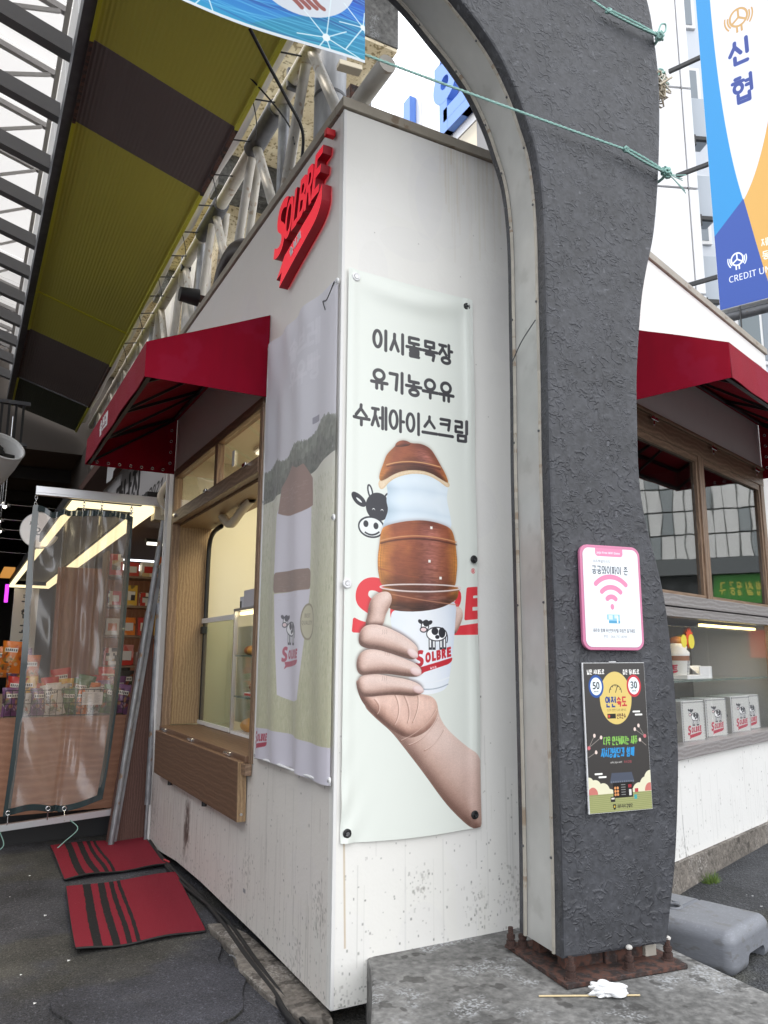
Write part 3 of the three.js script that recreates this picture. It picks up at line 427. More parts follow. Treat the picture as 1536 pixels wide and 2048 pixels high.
const coneMap = canvasTex(560, 2016, (c, w, h) => {
  c.fillStyle = '#e0e4dc'; c.fillRect(0, 0, w, h);
  const K = '#37363a'; const line = (s, x0, x1, y0, hh, lw) => { const n = s.length, cw = (x1 - x0) / (n + (n - 1) * 0.14); han(c, s, x0, y0, cw, hh, lw, K); };
  line('이시돌목장', 104, 456, 218, 78, 13); line('유기농우유', 100, 458, 372, 78, 13); line('수제아이스크림', 28, 528, 518, 82, 12);
  c.save(); c.lineWidth = 6; c.strokeStyle = '#2a2b33'; const el = (x, y, a, b, f, r = 0) => { c.beginPath(); c.ellipse(x, y, a, b, r, 0, 2 * PI); c.fillStyle = f; c.fill(); c.stroke(); };
  el(52, 872, 32, 15, '#2a2b33', 0.6); el(54, 874, 17, 7, '#e6ebe8', 0.6); el(98, 838, 8, 24, '#e6ebe8', -0.25); el(164, 856, 8, 18, '#e6ebe8', 0.3); el(130, 890, 46, 48, '#2a2b33'); el(104, 966, 50, 36, '#e6ebe8'); el(112, 905, 9, 11, '#f2f4f2'); el(146, 905, 9, 11, '#f2f4f2'); el(82, 956, 7, 9, '#2a2b33'); el(122, 960, 7, 9, '#2a2b33'); el(112, 907, 3, 4, '#11131a'); el(146, 907, 3, 4, '#11131a'); c.beginPath(); c.moveTo(78, 986); c.quadraticCurveTo(108, 1004, 136, 980); c.stroke(); c.restore();
  solbre(c, 26, 1330, 548, '#dd3a42', false); c.fillStyle = '#e0e4dc'; c.fillRect(0, 1338, w, 140); c.font = 'bold 26px sans-serif'; c.fillStyle = '#dd3a42'; c.fillText('®', 528, 1110);
  const ln = (p, col, lw) => { c.strokeStyle = col; c.lineWidth = lw; c.lineCap = 'round'; c.beginPath(); c.moveTo(...p[0]); p.length > 2 ? c.quadraticCurveTo(...p[1], ...p[2]) : c.lineTo(...p[1]); c.stroke(); };
  const soft = (p, col, lw, blur) => { c.save(); c.shadowColor = col; c.shadowBlur = blur; ln(p, col, lw); c.restore(); };
  const A = ART;
  const creamInk = (nx, ny, nz, x, y) => { const f = (((y - 724 - 0.09 * Math.abs(x - 300)) % 82) + 82) % 82 / 82, q = Math.sin(f * PI), s = clamp(0.55 + 0.3 * nx + 0.25 * q + 0.2 * nz), b = fbm(x / 560, y / 560, 6, 3, 91); return ramp(s - 0.12 + 0.2 * (b - 0.5), [150, 170, 184], [184, 202, 214], [208, 222, 232], [228, 238, 244]); };
  inflate(c, A.cream, 60, creamInk); inflate(c, A.toprim, 16, (nx, ny, nz, x, y) => { const g = vn(x * 0.4, y * 0.4, 4096, 95); return ramp(0.3 + 0.5 * nz + 0.3 * (g - 0.5), [176, 136, 94], [216, 188, 150], [236, 220, 196]); }); inflate(c, A.top, 70, breadInk(120, 446), true, 'rgba(90,60,40,.35)');
  soft([[163, 732], [262, 690], [398, 712]], 'rgba(222,166,112,.9)', 3, 4); soft([[166, 738], [262, 700], [396, 722]], 'rgba(60,26,20,.45)', 5, 8); inflate(c, [[196, 660], [205, 640], [235, 627], [268, 634], [262, 646], [226, 656]], 16, breadInk(170, 290));
  inflate(c, A.bread2, 120, breadInk(124, 474), true, 'rgba(80,50,40,.35)'); soft([[140, 1012], [285, 960], [464, 994]], 'rgba(214,150,104,.9)', 3, 4); soft([[142, 1020], [285, 972], [464, 1004]], 'rgba(50,20,16,.5)', 6, 10); soft([[134, 1108], [220, 1130], [300, 1132]], 'rgba(150,80,54,.7)', 3, 6); c.fillStyle = '#f4efe6'; for (const [x, y] of [[340, 1066], [388, 1126], [348, 942]]) c.fillRect(x, y, 10, 10);
  inflate(c, A.tip, 30, skinInk); inflate(c, A.cup, 130, (nx, ny, nz, x, y) => { const t = (x - 170) / 295, b = fbm(x / 560, y / 560, 5, 3, 97); return ramp(0.35 + 0.6 * Math.sin(clamp(t * 0.9 + 0.08) * PI) + 0.25 * (b - 0.5), [160, 172, 190], [204, 214, 228], [226, 232, 240], [238, 241, 244]); }); ln([[281, 1520], [350, 1538], [420, 1512]], 'rgba(150,160,172,.8)', 4); ln([[300, 1500], [350, 1512], [424, 1488]], 'rgba(235,238,242,.9)', 5);
  inflate(c, A.clear, 100, (nx, ny, nz, x, y) => { const k = breadInk(140, 476)(nx, ny, nz, x, y, 60); const s = vn(x * 0.02, y * 0.1, 4096, 99); return mixc(k.map((v) => v * 0.78), [170, 130, 120], 0.25 * smooth(0.6, 0.9, s)); }); soft([[170, 1196], [320, 1215], [470, 1228]], 'rgba(200,140,110,.7)', 3, 6);
  c.strokeStyle = 'rgba(226,212,208,.95)'; c.lineWidth = 5; c.beginPath(); c.ellipse(312, 1170, 172, 13, -0.03, 0, 2 * PI); c.stroke(); c.strokeStyle = 'rgba(120,90,84,.7)'; c.lineWidth = 2; c.beginPath(); c.ellipse(312, 1175, 170, 13, -0.03, 0.1, 3); c.stroke();
  cow(c, 292, 1270, 128); c.save(); c.translate(282, 1448); c.rotate(-0.12); solbre(c, 0, 0, 160, '#c22432', true); c.restore();
  inflate(c, A.arm, 92, (nx, ny, nz, x, y, d) => { const k = skinInk(nx * 0.55, ny * 0.7, nz * 0.6 + 0.4, x, y), t = smooth(1650, 2000, y + (x - 300) * -0.12); return mixc(k, k.map((v, i) => v * [0.9, 0.87, 0.86][i]), t); });
  inflate(c, A.palm, 56, (nx, ny, nz, x, y) => { const k = skinInk(nx, ny * 0.6, nz, x, y), r = fbm(x / 300, y / 900, 14, 3, 103); return [k[0] * 1.03 + 26 * (r - 0.5), k[1] * 0.99 + 26 * (r - 0.5), k[2] * 0.97 + 24 * (r - 0.5)]; });
  for (const p of [[[120, 1560], [150, 1585], [128, 1612]], [[200, 1545], [232, 1600], [196, 1648]], [[236, 1548], [268, 1600], [250, 1640]], [[292, 1550], [300, 1590], [270, 1640]], [[366, 1600], [320, 1670], [222, 1700]], [[374, 1630], [330, 1700], [252, 1716]], [[400, 1672], [370, 1720], [318, 1736]]]) { soft(p, 'rgba(120,72,58,.42)', 3, 7); soft(p.map(([x, y]) => [x + 5, y - 4]), 'rgba(255,232,220,.4)', 3, 6); }
  inflate(c, A.f3, 36, skinInk, true, 'rgba(60,34,28,.75)'); inflate(c, A.f2, 40, skinInk, true, 'rgba(60,34,28,.75)'); inflate(c, A.thumb, 44, skinInk, true, 'rgba(60,34,28,.5)'); inflate(c, A.f1, 44, skinInk, true, 'rgba(60,34,28,.75)');
  for (const [x, y, a, b, r] of [[272, 1403, 25, 15, 0.5], [284, 1465, 25, 15, 0.3], [294, 1527, 24, 14, 0.25]]) { const p = []; for (let i = 0; i < 14; i++) { const t = i / 14 * 2 * PI, q = a * Math.cos(t), s = b * Math.sin(t); p.push([x + q * Math.cos(r) - s * Math.sin(r), y + q * Math.sin(r) + s * Math.cos(r)]); } inflate(c, p, 14, (nx, ny, nz) => ramp(0.2 + 0.6 * nz - 0.35 * ny + 0.1 * nx, [150, 112, 104], [206, 172, 166], [226, 198, 194], [242, 224, 220])); }
  for (const [x, y] of [[150, 1330], [160, 1404], [150, 1488]]) for (let i = 0; i < 3; i++) soft([[x + i * 8, y - 6], [x + i * 8 + 3, y], [x + i * 8, y + 8]], 'rgba(110,76,66,.25)', 2, 4);
});
function grommets(parent, pts, r, ring, screw, axis) {
  for (const [x, y, z] of pts) { const g = part('grommet', [new THREE.TorusGeometry(r, r * 0.42, 8, 18).translate(x, y, z)], ring, parent); part('screw', [new THREE.CylinderGeometry(r * 0.6, r * 0.7, 0.012, 10).rotateX(PI / 2).translate(x, y, z + 0.002)], screw, g); }
}
{
  const b = thing('cone_banner', 'pale vinyl banner printed with a hand holding a bread cone, on the front wall', 'banner', [0.03, 0.676, 0.006]), w = 0.768, h = 2.776;
  part('sheet', [grid(40, 120, (u, v) => {
    const edge = 0.016 * Math.exp(-Math.pow((u - 0.955) / 0.03, 2)) * (0.6 + 0.4 * Math.sin(v * 9)) + 0.01 * Math.exp(-Math.pow((u - 0.03) / 0.03, 2)), tl = 0.02 * Math.exp(-Math.pow((v - 0.985 + 0.02 * Math.sin(u * PI)) / 0.02, 2)) * Math.sin(u * PI);
    const c1 = Math.exp(-(u + (v)) * 14) * 0.012 * Math.sin((u - v * 2) * 40), sag = 0.006 * Math.sin(u * PI);
    return [u * w, v * h - 0.012 * Math.sin(u * PI) * (1 - v) + 0.006 * (v > 0.99 ? -Math.sin(u * PI) : 0), 0.004 + edge + tl + c1 + sag + 0.003 * Math.sin(v * 22 + u * 3) * u]; })], mat('#fff', 0.42, { map: coneMap, clearcoat: 0.15, clearcoatRoughness: 0.4 }), b);
  grommets(b, [[0.04, h - 0.045, 0.014], [0.012, 1.16, 0.014]], 0.017, m.white, m.steelPlain); grommets(b, [[w - 0.045, h - 0.05, 0.012], [w - 0.03, 1.32, 0.02], [0.03, 0.04, 0.012], [w - 0.045, 0.06, 0.014]], 0.015, m.black, m.chrome);
}
const fieldMap = canvasTex(400, 960, (c, w, h) => {
  const r = rng(12); c.fillStyle = '#d9d7de'; c.fillRect(0, 0, w, h);
  c.globalAlpha = 0.5; for (const [s, y] of [['솔브레', 50], ['우유빵', 120]]) han(c, s, 170, y, 46, 52, 9, '#eceaf2'); c.globalAlpha = 1;
  const ty = (x) => 318 - 40 * smooth(150, 400, x) + 8 * Math.sin(x * 0.05);
  for (let i = 0; i < 5200; i++) { const x = r() * w, t = ty(x), d = 95 + 20 * Math.sin(x * 0.02), y = t + r() * d, k = 66 + r() * 46 + 30 * smooth(t + d * 0.6, t, y); c.fillStyle = `rgba(${k * 1.0},${k * 1.03},${k * 0.92},.7)`; c.beginPath(); c.ellipse(x, y, 2 + r() * 5, 3 + r() * 7, 0, 0, 2 * PI); c.fill(); }
  { const g = c.createLinearGradient(0, 360, 0, 900); g.addColorStop(0, '#d8d6c4'); g.addColorStop(0.45, '#cbcaa6'); g.addColorStop(1, '#b9b78a'); c.fillStyle = g; } c.beginPath(); c.moveTo(0, 395); c.lineTo(200, 392); c.lineTo(w, 352); c.lineTo(w, 900); c.lineTo(0, 900); c.fill();
  for (let i = 0; i < 9000; i++) { const y = 385 + r() * 515, x = r() * w, k = r(); c.fillStyle = `rgba(${k < 0.5 ? '150,154,108' : '226,222,198'},${0.12 + r() * 0.22})`; c.fillRect(x, y, 1 + r() * 2, 3 + r() * 10); }
  const rr = (x0, y0, x1, y1, f, rd = 20) => { c.beginPath(); c.roundRect(x0, y0, x1 - x0, y1 - y0, rd); c.fillStyle = f; c.fill(); };
  rr(128, 420, 290, 590, '#dfdce6', 26); rr(134, 570, 290, 600, '#e4e0ea', 10);
  c.fillStyle = '#8c6c60'; c.beginPath(); c.moveTo(136, 436); c.lineTo(150, 380); c.lineTo(205, 342); c.lineTo(236, 352); c.lineTo(262, 348); c.lineTo(294, 384); c.lineTo(296, 440); c.quadraticCurveTo(216, 462, 136, 436); c.fill();
  rr(126, 566, 292, 610, '#8a7062', 12); c.fillStyle = '#e0dce6'; c.beginPath(); c.moveTo(132, 612); c.lineTo(292, 608); c.lineTo(258, 824); c.quadraticCurveTo(208, 838, 156, 822); c.closePath(); c.fill();
  for (let i = 0; i < 160; i++) { c.fillStyle = 'rgba(190,160,150,.25)'; c.fillRect(145 + r() * 130, (r() < 0.6 ? 380 : 572) + r() * (r() < 0.6 ? 55 : 30), 3 + r() * 14, 1); }
  cow(c, 160, 650, 74, '#4a474e'); solbre(c, 166, 752, 86, '#b3475a', false);
  c.strokeStyle = '#8e8468'; c.lineWidth = 4; c.fillStyle = '#c6c09c'; c.beginPath(); c.ellipse(288, 672, 26, 34, 0, 0, 2 * PI); c.fill(); c.stroke(); c.fillStyle = '#8e8468'; c.font = 'bold 10px sans-serif'; c.fillText('BEST', 274, 664); c.fillText('QUALITY', 265, 678);
  rr(292, 258, 322, 272, '#8f8c9a', 2);
  c.fillStyle = 'rgba(240,238,242,.3)'; c.fillRect(0, 0, w, 900); c.fillStyle = '#dad6e0'; c.fillRect(0, 896, w, 70); solbre(c, 14, 928, 74, '#b24558', false);
});
{
  const b = thing('field_banner', 'creased cloth banner of a green field and a tall cone, on the alley wall', 'banner', [-0.006, 0.934, -1.03], -PI / 2), w = 1.022, h = 2.46;
  part('cloth', [grid(80, 110, (u, v) => {
    const f = Math.sin(u * PI), dr = 0.016 * Math.sin(u * 21 + 1.5 * Math.sin(v * 3)) * (0.35 + 0.65 * (1 - v)) + 0.013 * Math.sin(u * 9 - v * 4), dg = 0.012 * Math.sin((u * 0.8 + v) * 26) * smooth(0.55, 1, v) * (1 - u);
    return [u * w, v * h - 0.014 * Math.sin(u * PI) * v + 0.012 * Math.sin(u * PI * 1.5) * (1 - v), 0.012 + Math.sqrt(f) * (0.022 + dr + dg) * 0.95]; })], mat('#fff', 0.85, { map: fieldMap, transmission: 0.22 }), b);
  part('hem', [tube([[0, 0.0, 0.01], [0.3, 0.01, 0.03], [0.7, 0.006, 0.03], [w, -0.005, 0.01]], 0.007, 30, 6), tube([[0, 0, 0.01], [0.003, 1.2, 0.012], [0, h, 0.01]], 0.006, 30, 6)], m.white, b);
  grommets(b, [[0.012, h - 0.02, 0.012], [w - 0.012, h - 0.015, 0.012], [0.006, 1.47, 0.012], [w - 0.012, 1.22, 0.012], [0.006, 0.01, 0.012], [w - 0.012, 0.01, 0.012]], 0.013, m.white, m.steelPlain);
  part('tie_cord', [tube([[w - 0.03, h - 0.01, 0.02], [w - 0.12, h - 0.07, 0.02], [w - 0.17, h - 0.06, 0.02], [w - 0.14, h - 0.12, 0.02]], 0.003, 20, 5)], m.black, b);
}
{ // fold-down counter board under the service window
  const b = thing('counter_board', 'brown fold-down wooden counter board hinged below the service window', 'counter', [-0.034, 0.55, -2.28]);
  part('board', [box(0.055, 0.335, 2.16, 0, 0.175, 0.0, 0.004, [0, 0, 0.02])], m.board, b);
  part('edge_band', [box(0.05, 0.331, 0.008, 0, 0.175, 1.087, 0, [0, 0, 0.02])], m.oak, b);
  for (const z of [-0.92, -0.1, 0.78]) part('hinge', [bar([0.0, 0.352, z - 0.045], [0.0, 0.352, z + 0.045], 0.013), box(0.03, 0.006, 0.09, 0.01, 0.345, z), box(0.022, 0.024, 0.03, 0.0, 0.356, z + 0.055, 0.004)], m.chrome, b);
  for (const z of [-0.6, 0.35]) part('foot', [new THREE.CylinderGeometry(0.018, 0.018, 0.03, 12).rotateX(0).translate(-0.005, -0.008, z)], m.rubber, b);
  part('screw', [new THREE.CylinderGeometry(0.008, 0.008, 0.006, 8).rotateX(PI / 2).translate(0, 0.05, 1.093)], m.steelPlain, b);
}

// ------------------------------------------------------------------ the arch: dark stucco sides, steel soffit, pale strips
const AR = -rad(7.2);
const IN = [[0, 0.27], [0.008, 0.634], [0.012, 1.35], [0.013, 1.9], [0.014, 2.4], [0.022, 2.8], [0.026, 3.2], [0.03, 3.56], [0.022, 3.8], [-0.002, 3.99], [-0.044, 4.13], [-0.105, 4.3], [-0.2, 4.48], [-0.31, 4.62], [-0.42, 4.73], [-0.64, 4.93], [-1.0, 5.14], [-1.5, 5.32], [-2.1, 5.4]];
const OUT = [[0.532, 0.27], [0.576, 0.46], [0.606, 0.6], [0.637, 0.82], [0.66, 1.05], [0.665, 1.285], [0.657, 1.525], [0.637, 1.76], [0.607, 1.92], [0.569, 2.07], [0.538, 2.23], [0.527, 2.4], [0.535, 2.64], [0.55, 2.9], [0.6, 3.26], [0.645, 3.46], [0.713, 3.7], [0.765, 4.03], [0.8, 4.37], [0.814, 4.63], [0.803, 4.88], [0.77, 5.14], [0.66, 5.45], [0.4, 5.8], [0.0, 6.1], [-0.6, 6.35], [-1.3, 6.5], [-2.1, 6.55]];
{
  const mir = ([x, y]) => [-4.2 - x, y], a = thing('market_arch', 'dark textured arch pillar with a steel underside standing before the shop', 'arch', [0.769, 0, 0.621], AR), D = 0.36;
  const sp = (pts) => new THREE.SplineCurve(pts.map((p) => new THREE.Vector2(...p))).getPoints(140).map((p) => [p.x, p.y]);
  const I = sp(IN), O = sp(OUT);
  const outline = [...I, ...I.map(mir).reverse(), ...O.map(mir), ...[...O].reverse()];
  part('front_face', [metreUV(ext(poly(outline), 0.05, 0.012).translate(0, 0, -0.062))], m.stucco, a); part('rear_face', [metreUV(ext(poly(outline), 0.05, 0.012).translate(0, 0, -D + 0.012))], m.stucco, a);
  const strip = (pts, off, z0, z1) => { const q = [...pts, ...pts.map(mir).reverse()]; return grid(q.length - 1, 1, (u, v) => { const i = Math.round(u * (q.length - 1)), p = q[i], n0 = q[Math.max(0, i - 1)], n1 = q[Math.min(q.length - 1, i + 1)]; const dx = n1[0] - n0[0], dy = n1[1] - n0[1], l = Math.hypot(dx, dy); return [p[0] - dy / l * off, p[1] + dx / l * off, z0 + (z1 - z0) * v]; }); };
  part('soffit_plate', [metreUV(strip(I, -0.004, -D + 0.052, -0.06))], mat([0.62, 0.62, 0.61], 0.4, { metalness: 0.25, map: tex(256, 512, (u, v) => { const k = 226 + 30 * (fbm(u, v, 6, 4, 401) - 0.5); return mixc([k, k, k * 0.99], [170, 168, 162], smooth(0.64, 0.76, fbm(u, v, 5, 5, 403)) * 0.22); }, true, 1, 1) }), a);
  part('outer_plate', [strip(O, 0.012, -D + 0.05, -0.06)], m.stuccoEdge, a);
  const rail = (z) => { const q = [...I, ...I.map(mir).reverse()], g = []; for (let i = 1; i < q.length; i++) if (Math.hypot(q[i][0] - q[i - 1][0], q[i][1] - q[i - 1][1]) > 1e-4) g.push(sqbar([q[i - 1][0] + 0.0, q[i - 1][1], z], [q[i][0], q[i][1], z], 0.016, 0.014)); return g; };
  for (const z of [-0.07, -D + 0.062]) part('edge_strip', rail(z), m.strip, a);
  const sc = []; for (let i = 8; i < 120; i += 13) for (const z of [-0.07, -D + 0.062]) part('screw', [new THREE.CylinderGeometry(0.006, 0.006, 0.008, 8).rotateZ(PI / 2).translate(I[i][0] - 0.009, I[i][1], z)], m.galvDark, a);
  part('wire', [tube([[0.012, 3.12, -0.075], [-0.003, 3.05, -0.18], [0.008, 2.98, -D + 0.06]], 0.003, 16, 5)], m.galvDark, a);
  part('base_stub', [bx(0.1, 0.46, 0.19, 0.32, -0.28, -0.08)], m.rust, a);
  for (const [x, z] of [[0.08, -0.1], [0.5, -0.1], [0.08, -0.3], [0.48, -0.3], [0.28, -0.09]]) part('stub_leg', [bx(x - 0.03, x + 0.03, 0.195, 0.3, z - 0.03, z + 0.03, 0.006)], x > 0.3 ? m.strip : m.rust, a);
  const pl = part('base_plate', [bx(-0.03, 0.585, 0.181, 0.201, -0.43, 0.06, 0.004)], m.rust, a);
  for (const [x, z, h, cap] of [[0.02, 0.02, 0.085, 0], [0.31, 0.02, 0.075, 1], [0.54, -0.01, 0.09, 1], [-0.03, -0.38, 0.085, 0], [0.02, -0.36, 0.05, 0], [0.56, -0.38, 0.08, 0]]) {
    const bolt = part('anchor_bolt', [new THREE.CylinderGeometry(0.028, 0.03, 0.006, 14).translate(x, 0.204, z), new THREE.CylinderGeometry(0.021, 0.021, 0.022, 6).translate(x, 0.218, z), new THREE.CylinderGeometry(0.012, 0.012, h, 10).translate(x, 0.2 + h / 2, z), new THREE.CylinderGeometry(0.019, 0.019, 0.018, 6).translate(x, 0.245, z)], m.rust, pl);
  }
  for (const [x, z] of [[0.31, 0.02], [0.54, -0.01]]) part('mortar_blob', [new THREE.IcosahedronGeometry(0.013, 2).scale(1.15, 0.8, 1).translate(x + 0.003, 0.2 + 0.086, z)], mat([0.5, 0.48, 0.45], 0.8), pl);
}
{ // signs on the pillar face
  const at = (o, x, y, z = 0) => { const v = new V3(x, y, z).applyAxisAngle(new V3(0, 1, 0), AR); return [0.769 + v.x, v.y, 0.621 + v.z]; };
  const rr = (w, h, r) => { const s = new THREE.Shape(); s.moveTo(r, 0); s.lineTo(w - r, 0); s.absarc(w - r, r, r, -PI / 2, 0); s.lineTo(w, h - r); s.absarc(w - r, h - r, r, 0, PI / 2); s.lineTo(r, h); s.absarc(r, h - r, r, PI / 2, PI); s.lineTo(0, r); s.absarc(r, r, r, PI, PI * 1.5); return s; };
  const wifiMap = canvasTex(480, 680, (c, w, h) => {
    c.fillStyle = '#e6eaee'; c.fillRect(0, 0, w, h); const P = '#dd86aa'; c.fillStyle = P; c.beginPath(); c.roundRect(108, -30, 240, 86, 24); c.fill();
    c.fillStyle = '#f6e6ee'; c.font = 'bold 22px sans-serif'; c.fillText('Jeju Free WiFi Zone', 122, 38);
    han(c, '제주특별자치도', 88, 82, 19, 20, 2, '#80848c'); han(c, '공공와이파이 존', 74, 124, 39, 56, 6.5, '#3c4450', 0.1);
    c.strokeStyle = P; c.lineCap = 'round'; c.lineWidth = 34; for (const r of [190, 118, 52]) { c.beginPath(); c.arc(232, 388, r, PI * 1.26, PI * 1.74); c.stroke(); } c.fillStyle = P; c.beginPath(); c.ellipse(236, 405, 16, 20, 0, 0, 2 * PI); c.fill();
    c.fillStyle = '#8cc4e0'; c.fillRect(186, 458, 110, 60); c.fillStyle = '#d2eaf4'; c.fillRect(200, 462, 34, 30); c.fillRect(250, 462, 30, 22); c.fillStyle = '#4c9cc4'; c.fillRect(186, 500, 110, 18); c.fillStyle = '#eef6fa'; c.fillRect(180, 494, 20, 26); c.fillRect(270, 470, 12, 46);
    han(c, '제주와 함께 무선인터넷을 마음껏 즐기세요', 64, 556, 16.5, 24, 2.6, '#4a4e56', 0.12); han(c, '문의 ', 150, 598, 18, 22, 2.2, '#8a8e94'); c.font = '23px sans-serif'; c.fillStyle = '#8a8e94'; c.fillText(': 064-757-8099', 198, 618);
  });
  const s = thing('wifi_sign', 'white phone-shaped wireless internet sign with pink rim on the pillar', 'sign', at(0, 0.141, 1.53, 0.012), AR);
  part('rim', [ext(rr(0.335, 0.478, 0.045), 0.012, 0.003)], mat([0.62, 0.2, 0.34], 0.4), s);
  const f = new THREE.ShapeGeometry(rr(0.307, 0.45, 0.034)); { const p = f.attributes.position, uv = f.attributes.uv; for (let i = 0; i < p.count; i++) uv.setXY(i, p.getX(i) / 0.307, p.getY(i) / 0.45); }
  part('face', [f.translate(0.014, 0.014, 0.0165)], mat('#fff', 0.35, { map: wifiMap }), s);
  const postMap = canvasTex(400, 740, (c, w, h) => {
    c.fillStyle = '#3b3836'; c.fillRect(0, 0, w, h);
    han(c, '넓은 시내도로', 22, 32, 16, 25, 4, '#f4f2ec', 0.1); han(c, '좁은 동네도로', 254, 34, 16, 25, 4, '#f4f2ec', 0.1);
    c.fillStyle = '#d9c070'; c.beginPath(); c.ellipse(200, 178, 104, 134, 0, 0, 2 * PI); c.fill();
    for (const [x, k, t] of [[76, '#24509a', '50'], [324, '#c4303c', '30']]) { c.fillStyle = k; c.beginPath(); c.ellipse(x, 118, 48, 58, 0, 0, 2 * PI); c.fill(); c.fillStyle = '#e9f3f6'; c.beginPath(); c.ellipse(x, 118, 37, 45, 0, 0, 2 * PI); c.fill(); c.fillStyle = '#16181c'; c.save(); c.translate(x, 132); c.scale(0.85, 1); c.font = 'bold 50px sans-serif'; c.textAlign = 'center'; c.fillText(t, 0, 0); c.restore(); c.font = 'bold 11px sans-serif'; c.textAlign = 'center'; c.fillText('km/h', x, 148); c.textAlign = 'left'; }
    c.strokeStyle = '#2e2a20'; c.lineWidth = 4; c.beginPath(); c.arc(200, 152, 40, PI, 2 * PI); c.stroke(); c.beginPath(); c.moveTo(200, 152); c.lineTo(214, 118); c.stroke(); for (let i = 1; i < 6; i++) { const a = PI + i * PI / 6; c.beginPath(); c.moveTo(200 + 40 * Math.cos(a), 152 + 40 * Math.sin(a)); c.lineTo(200 + 32 * Math.cos(a), 152 + 32 * Math.sin(a)); c.stroke(); }
    han(c, '안전', 132, 172, 32, 52, 8, '#203c86', 0.1); han(c, '속도', 204, 172, 32, 52, 8, '#c0303a', 0.1); han(c, '도로가 편안한 도시의 제한속도', 140, 234, 8, 12, 1.3, '#8a7840', 0.1);
    c.fillStyle = '#22201c'; c.fillRect(140, 258, 54, 24); c.fillStyle = '#c84a3a'; c.beginPath(); c.arc(150, 270, 8, 0, 2 * PI); c.fill(); han(c, '신호준수', 200, 258, 14, 25, 3.2, '#4a2420', 0.1);
    c.save(); c.transform(1, 0, -0.12, 1, 50, 0); han(c, '더욱 안전해지는 제주', 104, 372, 21, 42, 5.5, '#82bc54', 0.08); han(c, '자치경찰단과 함께', 92, 428, 24, 46, 6.5, '#2a90d0', 0.06); c.restore();
    c.fillStyle = '#dcdad4'; c.font = 'italic 12px sans-serif'; c.fillText('safer Jeju with', 142, 504); han(c, '자치경찰', 232, 494, 10, 12, 1.5, '#b8525a', 0.3);
    c.strokeStyle = '#9a9088'; c.lineWidth = 3; for (const [x, y, dx, dy] of [[10, 424, 40, -60], [14, 420, 78, -46], [6, 470, 50, -24], [376, 376, -36, -54], [380, 380, -66, -40], [384, 424, -40, -30]]) { c.beginPath(); c.moveTo(x, y); c.lineTo(x + dx, y + dy); c.stroke(); c.fillStyle = '#e4cfc4'; c.beginPath(); c.ellipse(x + dx, y + dy, 8, 10, 0, 0, 2 * PI); c.fill(); }
    c.fillStyle = '#c46a70'; c.beginPath(); c.arc(12, 424, 10, 0, 2 * PI); c.arc(378, 376, 10, 0, 2 * PI); c.fill();
    c.fillStyle = '#f0efe8'; for (const [x, y] of [[40, 548], [64, 564], [306, 246], [320, 262]]) { c.beginPath(); c.roundRect(x, y, 50, 9, 4); c.fill(); }
    c.fillStyle = '#ddd9bc'; for (const [x, y, r] of [[0, 600, 34], [40, 620, 40], [90, 640, 42], [130, 668, 40], [400, 590, 42], [370, 622, 44], [320, 648, 42], [280, 668, 36]]) { c.beginPath(); c.arc(x, y, r, 0, 2 * PI); c.fill(); } c.fillRect(0, 640, 130, 60); c.fillRect(280, 640, 120, 60);
    c.fillStyle = '#c4766c'; c.beginPath(); c.ellipse(24, 652, 32, 36, 0, PI, 2 * PI); c.ellipse(392, 650, 34, 40, 0, PI, 2 * PI); c.fill();
    c.fillStyle = '#8f9460'; c.fillRect(0, 652, w, 90); c.fillStyle = '#a9a878'; for (let y = 660; y < 740; y += 9) c.fillRect(0, y, w, 2.5);
    c.fillStyle = '#4c5260'; c.beginPath(); c.moveTo(148, 552); c.lineTo(278, 552); c.lineTo(292, 600); c.lineTo(134, 600); c.fill(); c.fillStyle = '#6c727e'; for (let x = 140; x < 290; x += 14) c.fillRect(x, 592, 9, 9);
    c.fillStyle = '#1e1b1a'; c.fillRect(152, 600, 126, 74); for (let i = 0; i < 6; i++) { c.fillStyle = '#d8925a'; c.beginPath(); c.arc(166 + (i % 2) * 16, 626 + Math.floor(i / 2) * 16, 7, 0, 2 * PI); c.fill(); } c.fillStyle = '#9c3038'; c.fillRect(250, 612, 22, 16); c.fillStyle = '#d6d4cc'; c.fillRect(254, 636, 16, 30); c.fillStyle = '#8a8a88'; for (let y = 610; y < 670; y += 12) c.fillRect(204, y, 28, 4); c.fillStyle = '#2e2c2a'; c.fillRect(134, 668, 28, 24); c.fillStyle = '#dcd8cc'; c.fillRect(138, 672, 20, 8);
    c.fillStyle = '#4aa0a0'; c.fillRect(286, 664, 18, 22); c.fillStyle = '#b6404a'; c.fillRect(292, 634, 22, 18); c.fillStyle = '#2c2822'; c.beginPath(); c.moveTo(146, 704); c.lineTo(166, 704); c.lineTo(164, 724); c.lineTo(156, 732); c.lineTo(148, 724); c.fill(); c.fillStyle = '#d0b040'; c.fillRect(152, 710, 8, 10); han(c, '제주자치경찰단', 174, 706, 13, 18, 2.2, '#2a2822', 0.1);
  });
  const p = thing('safety_poster', 'dark road safety poster with yellow oval below the wireless sign on the pillar', 'poster', at(0, 0.143, 0.832, 0.01), AR);
  const pb = box(0.338, 0.642, 0.008, 0.169, 0.321, 0.0); pb.rotateZ(0.006); part('board', [pb], m.white, p); part('print', [new THREE.PlaneGeometry(0.332, 0.638).translate(0.17, 0.321, 0.0056).rotateZ(0.006)], mat('#fff', 0.3, { map: postMap }), p); part('hanger_tab', [bx(0.14, 0.178, 0.643, 0.649, -0.002, 0.006, 0.001)], m.steelPlain, p);
}

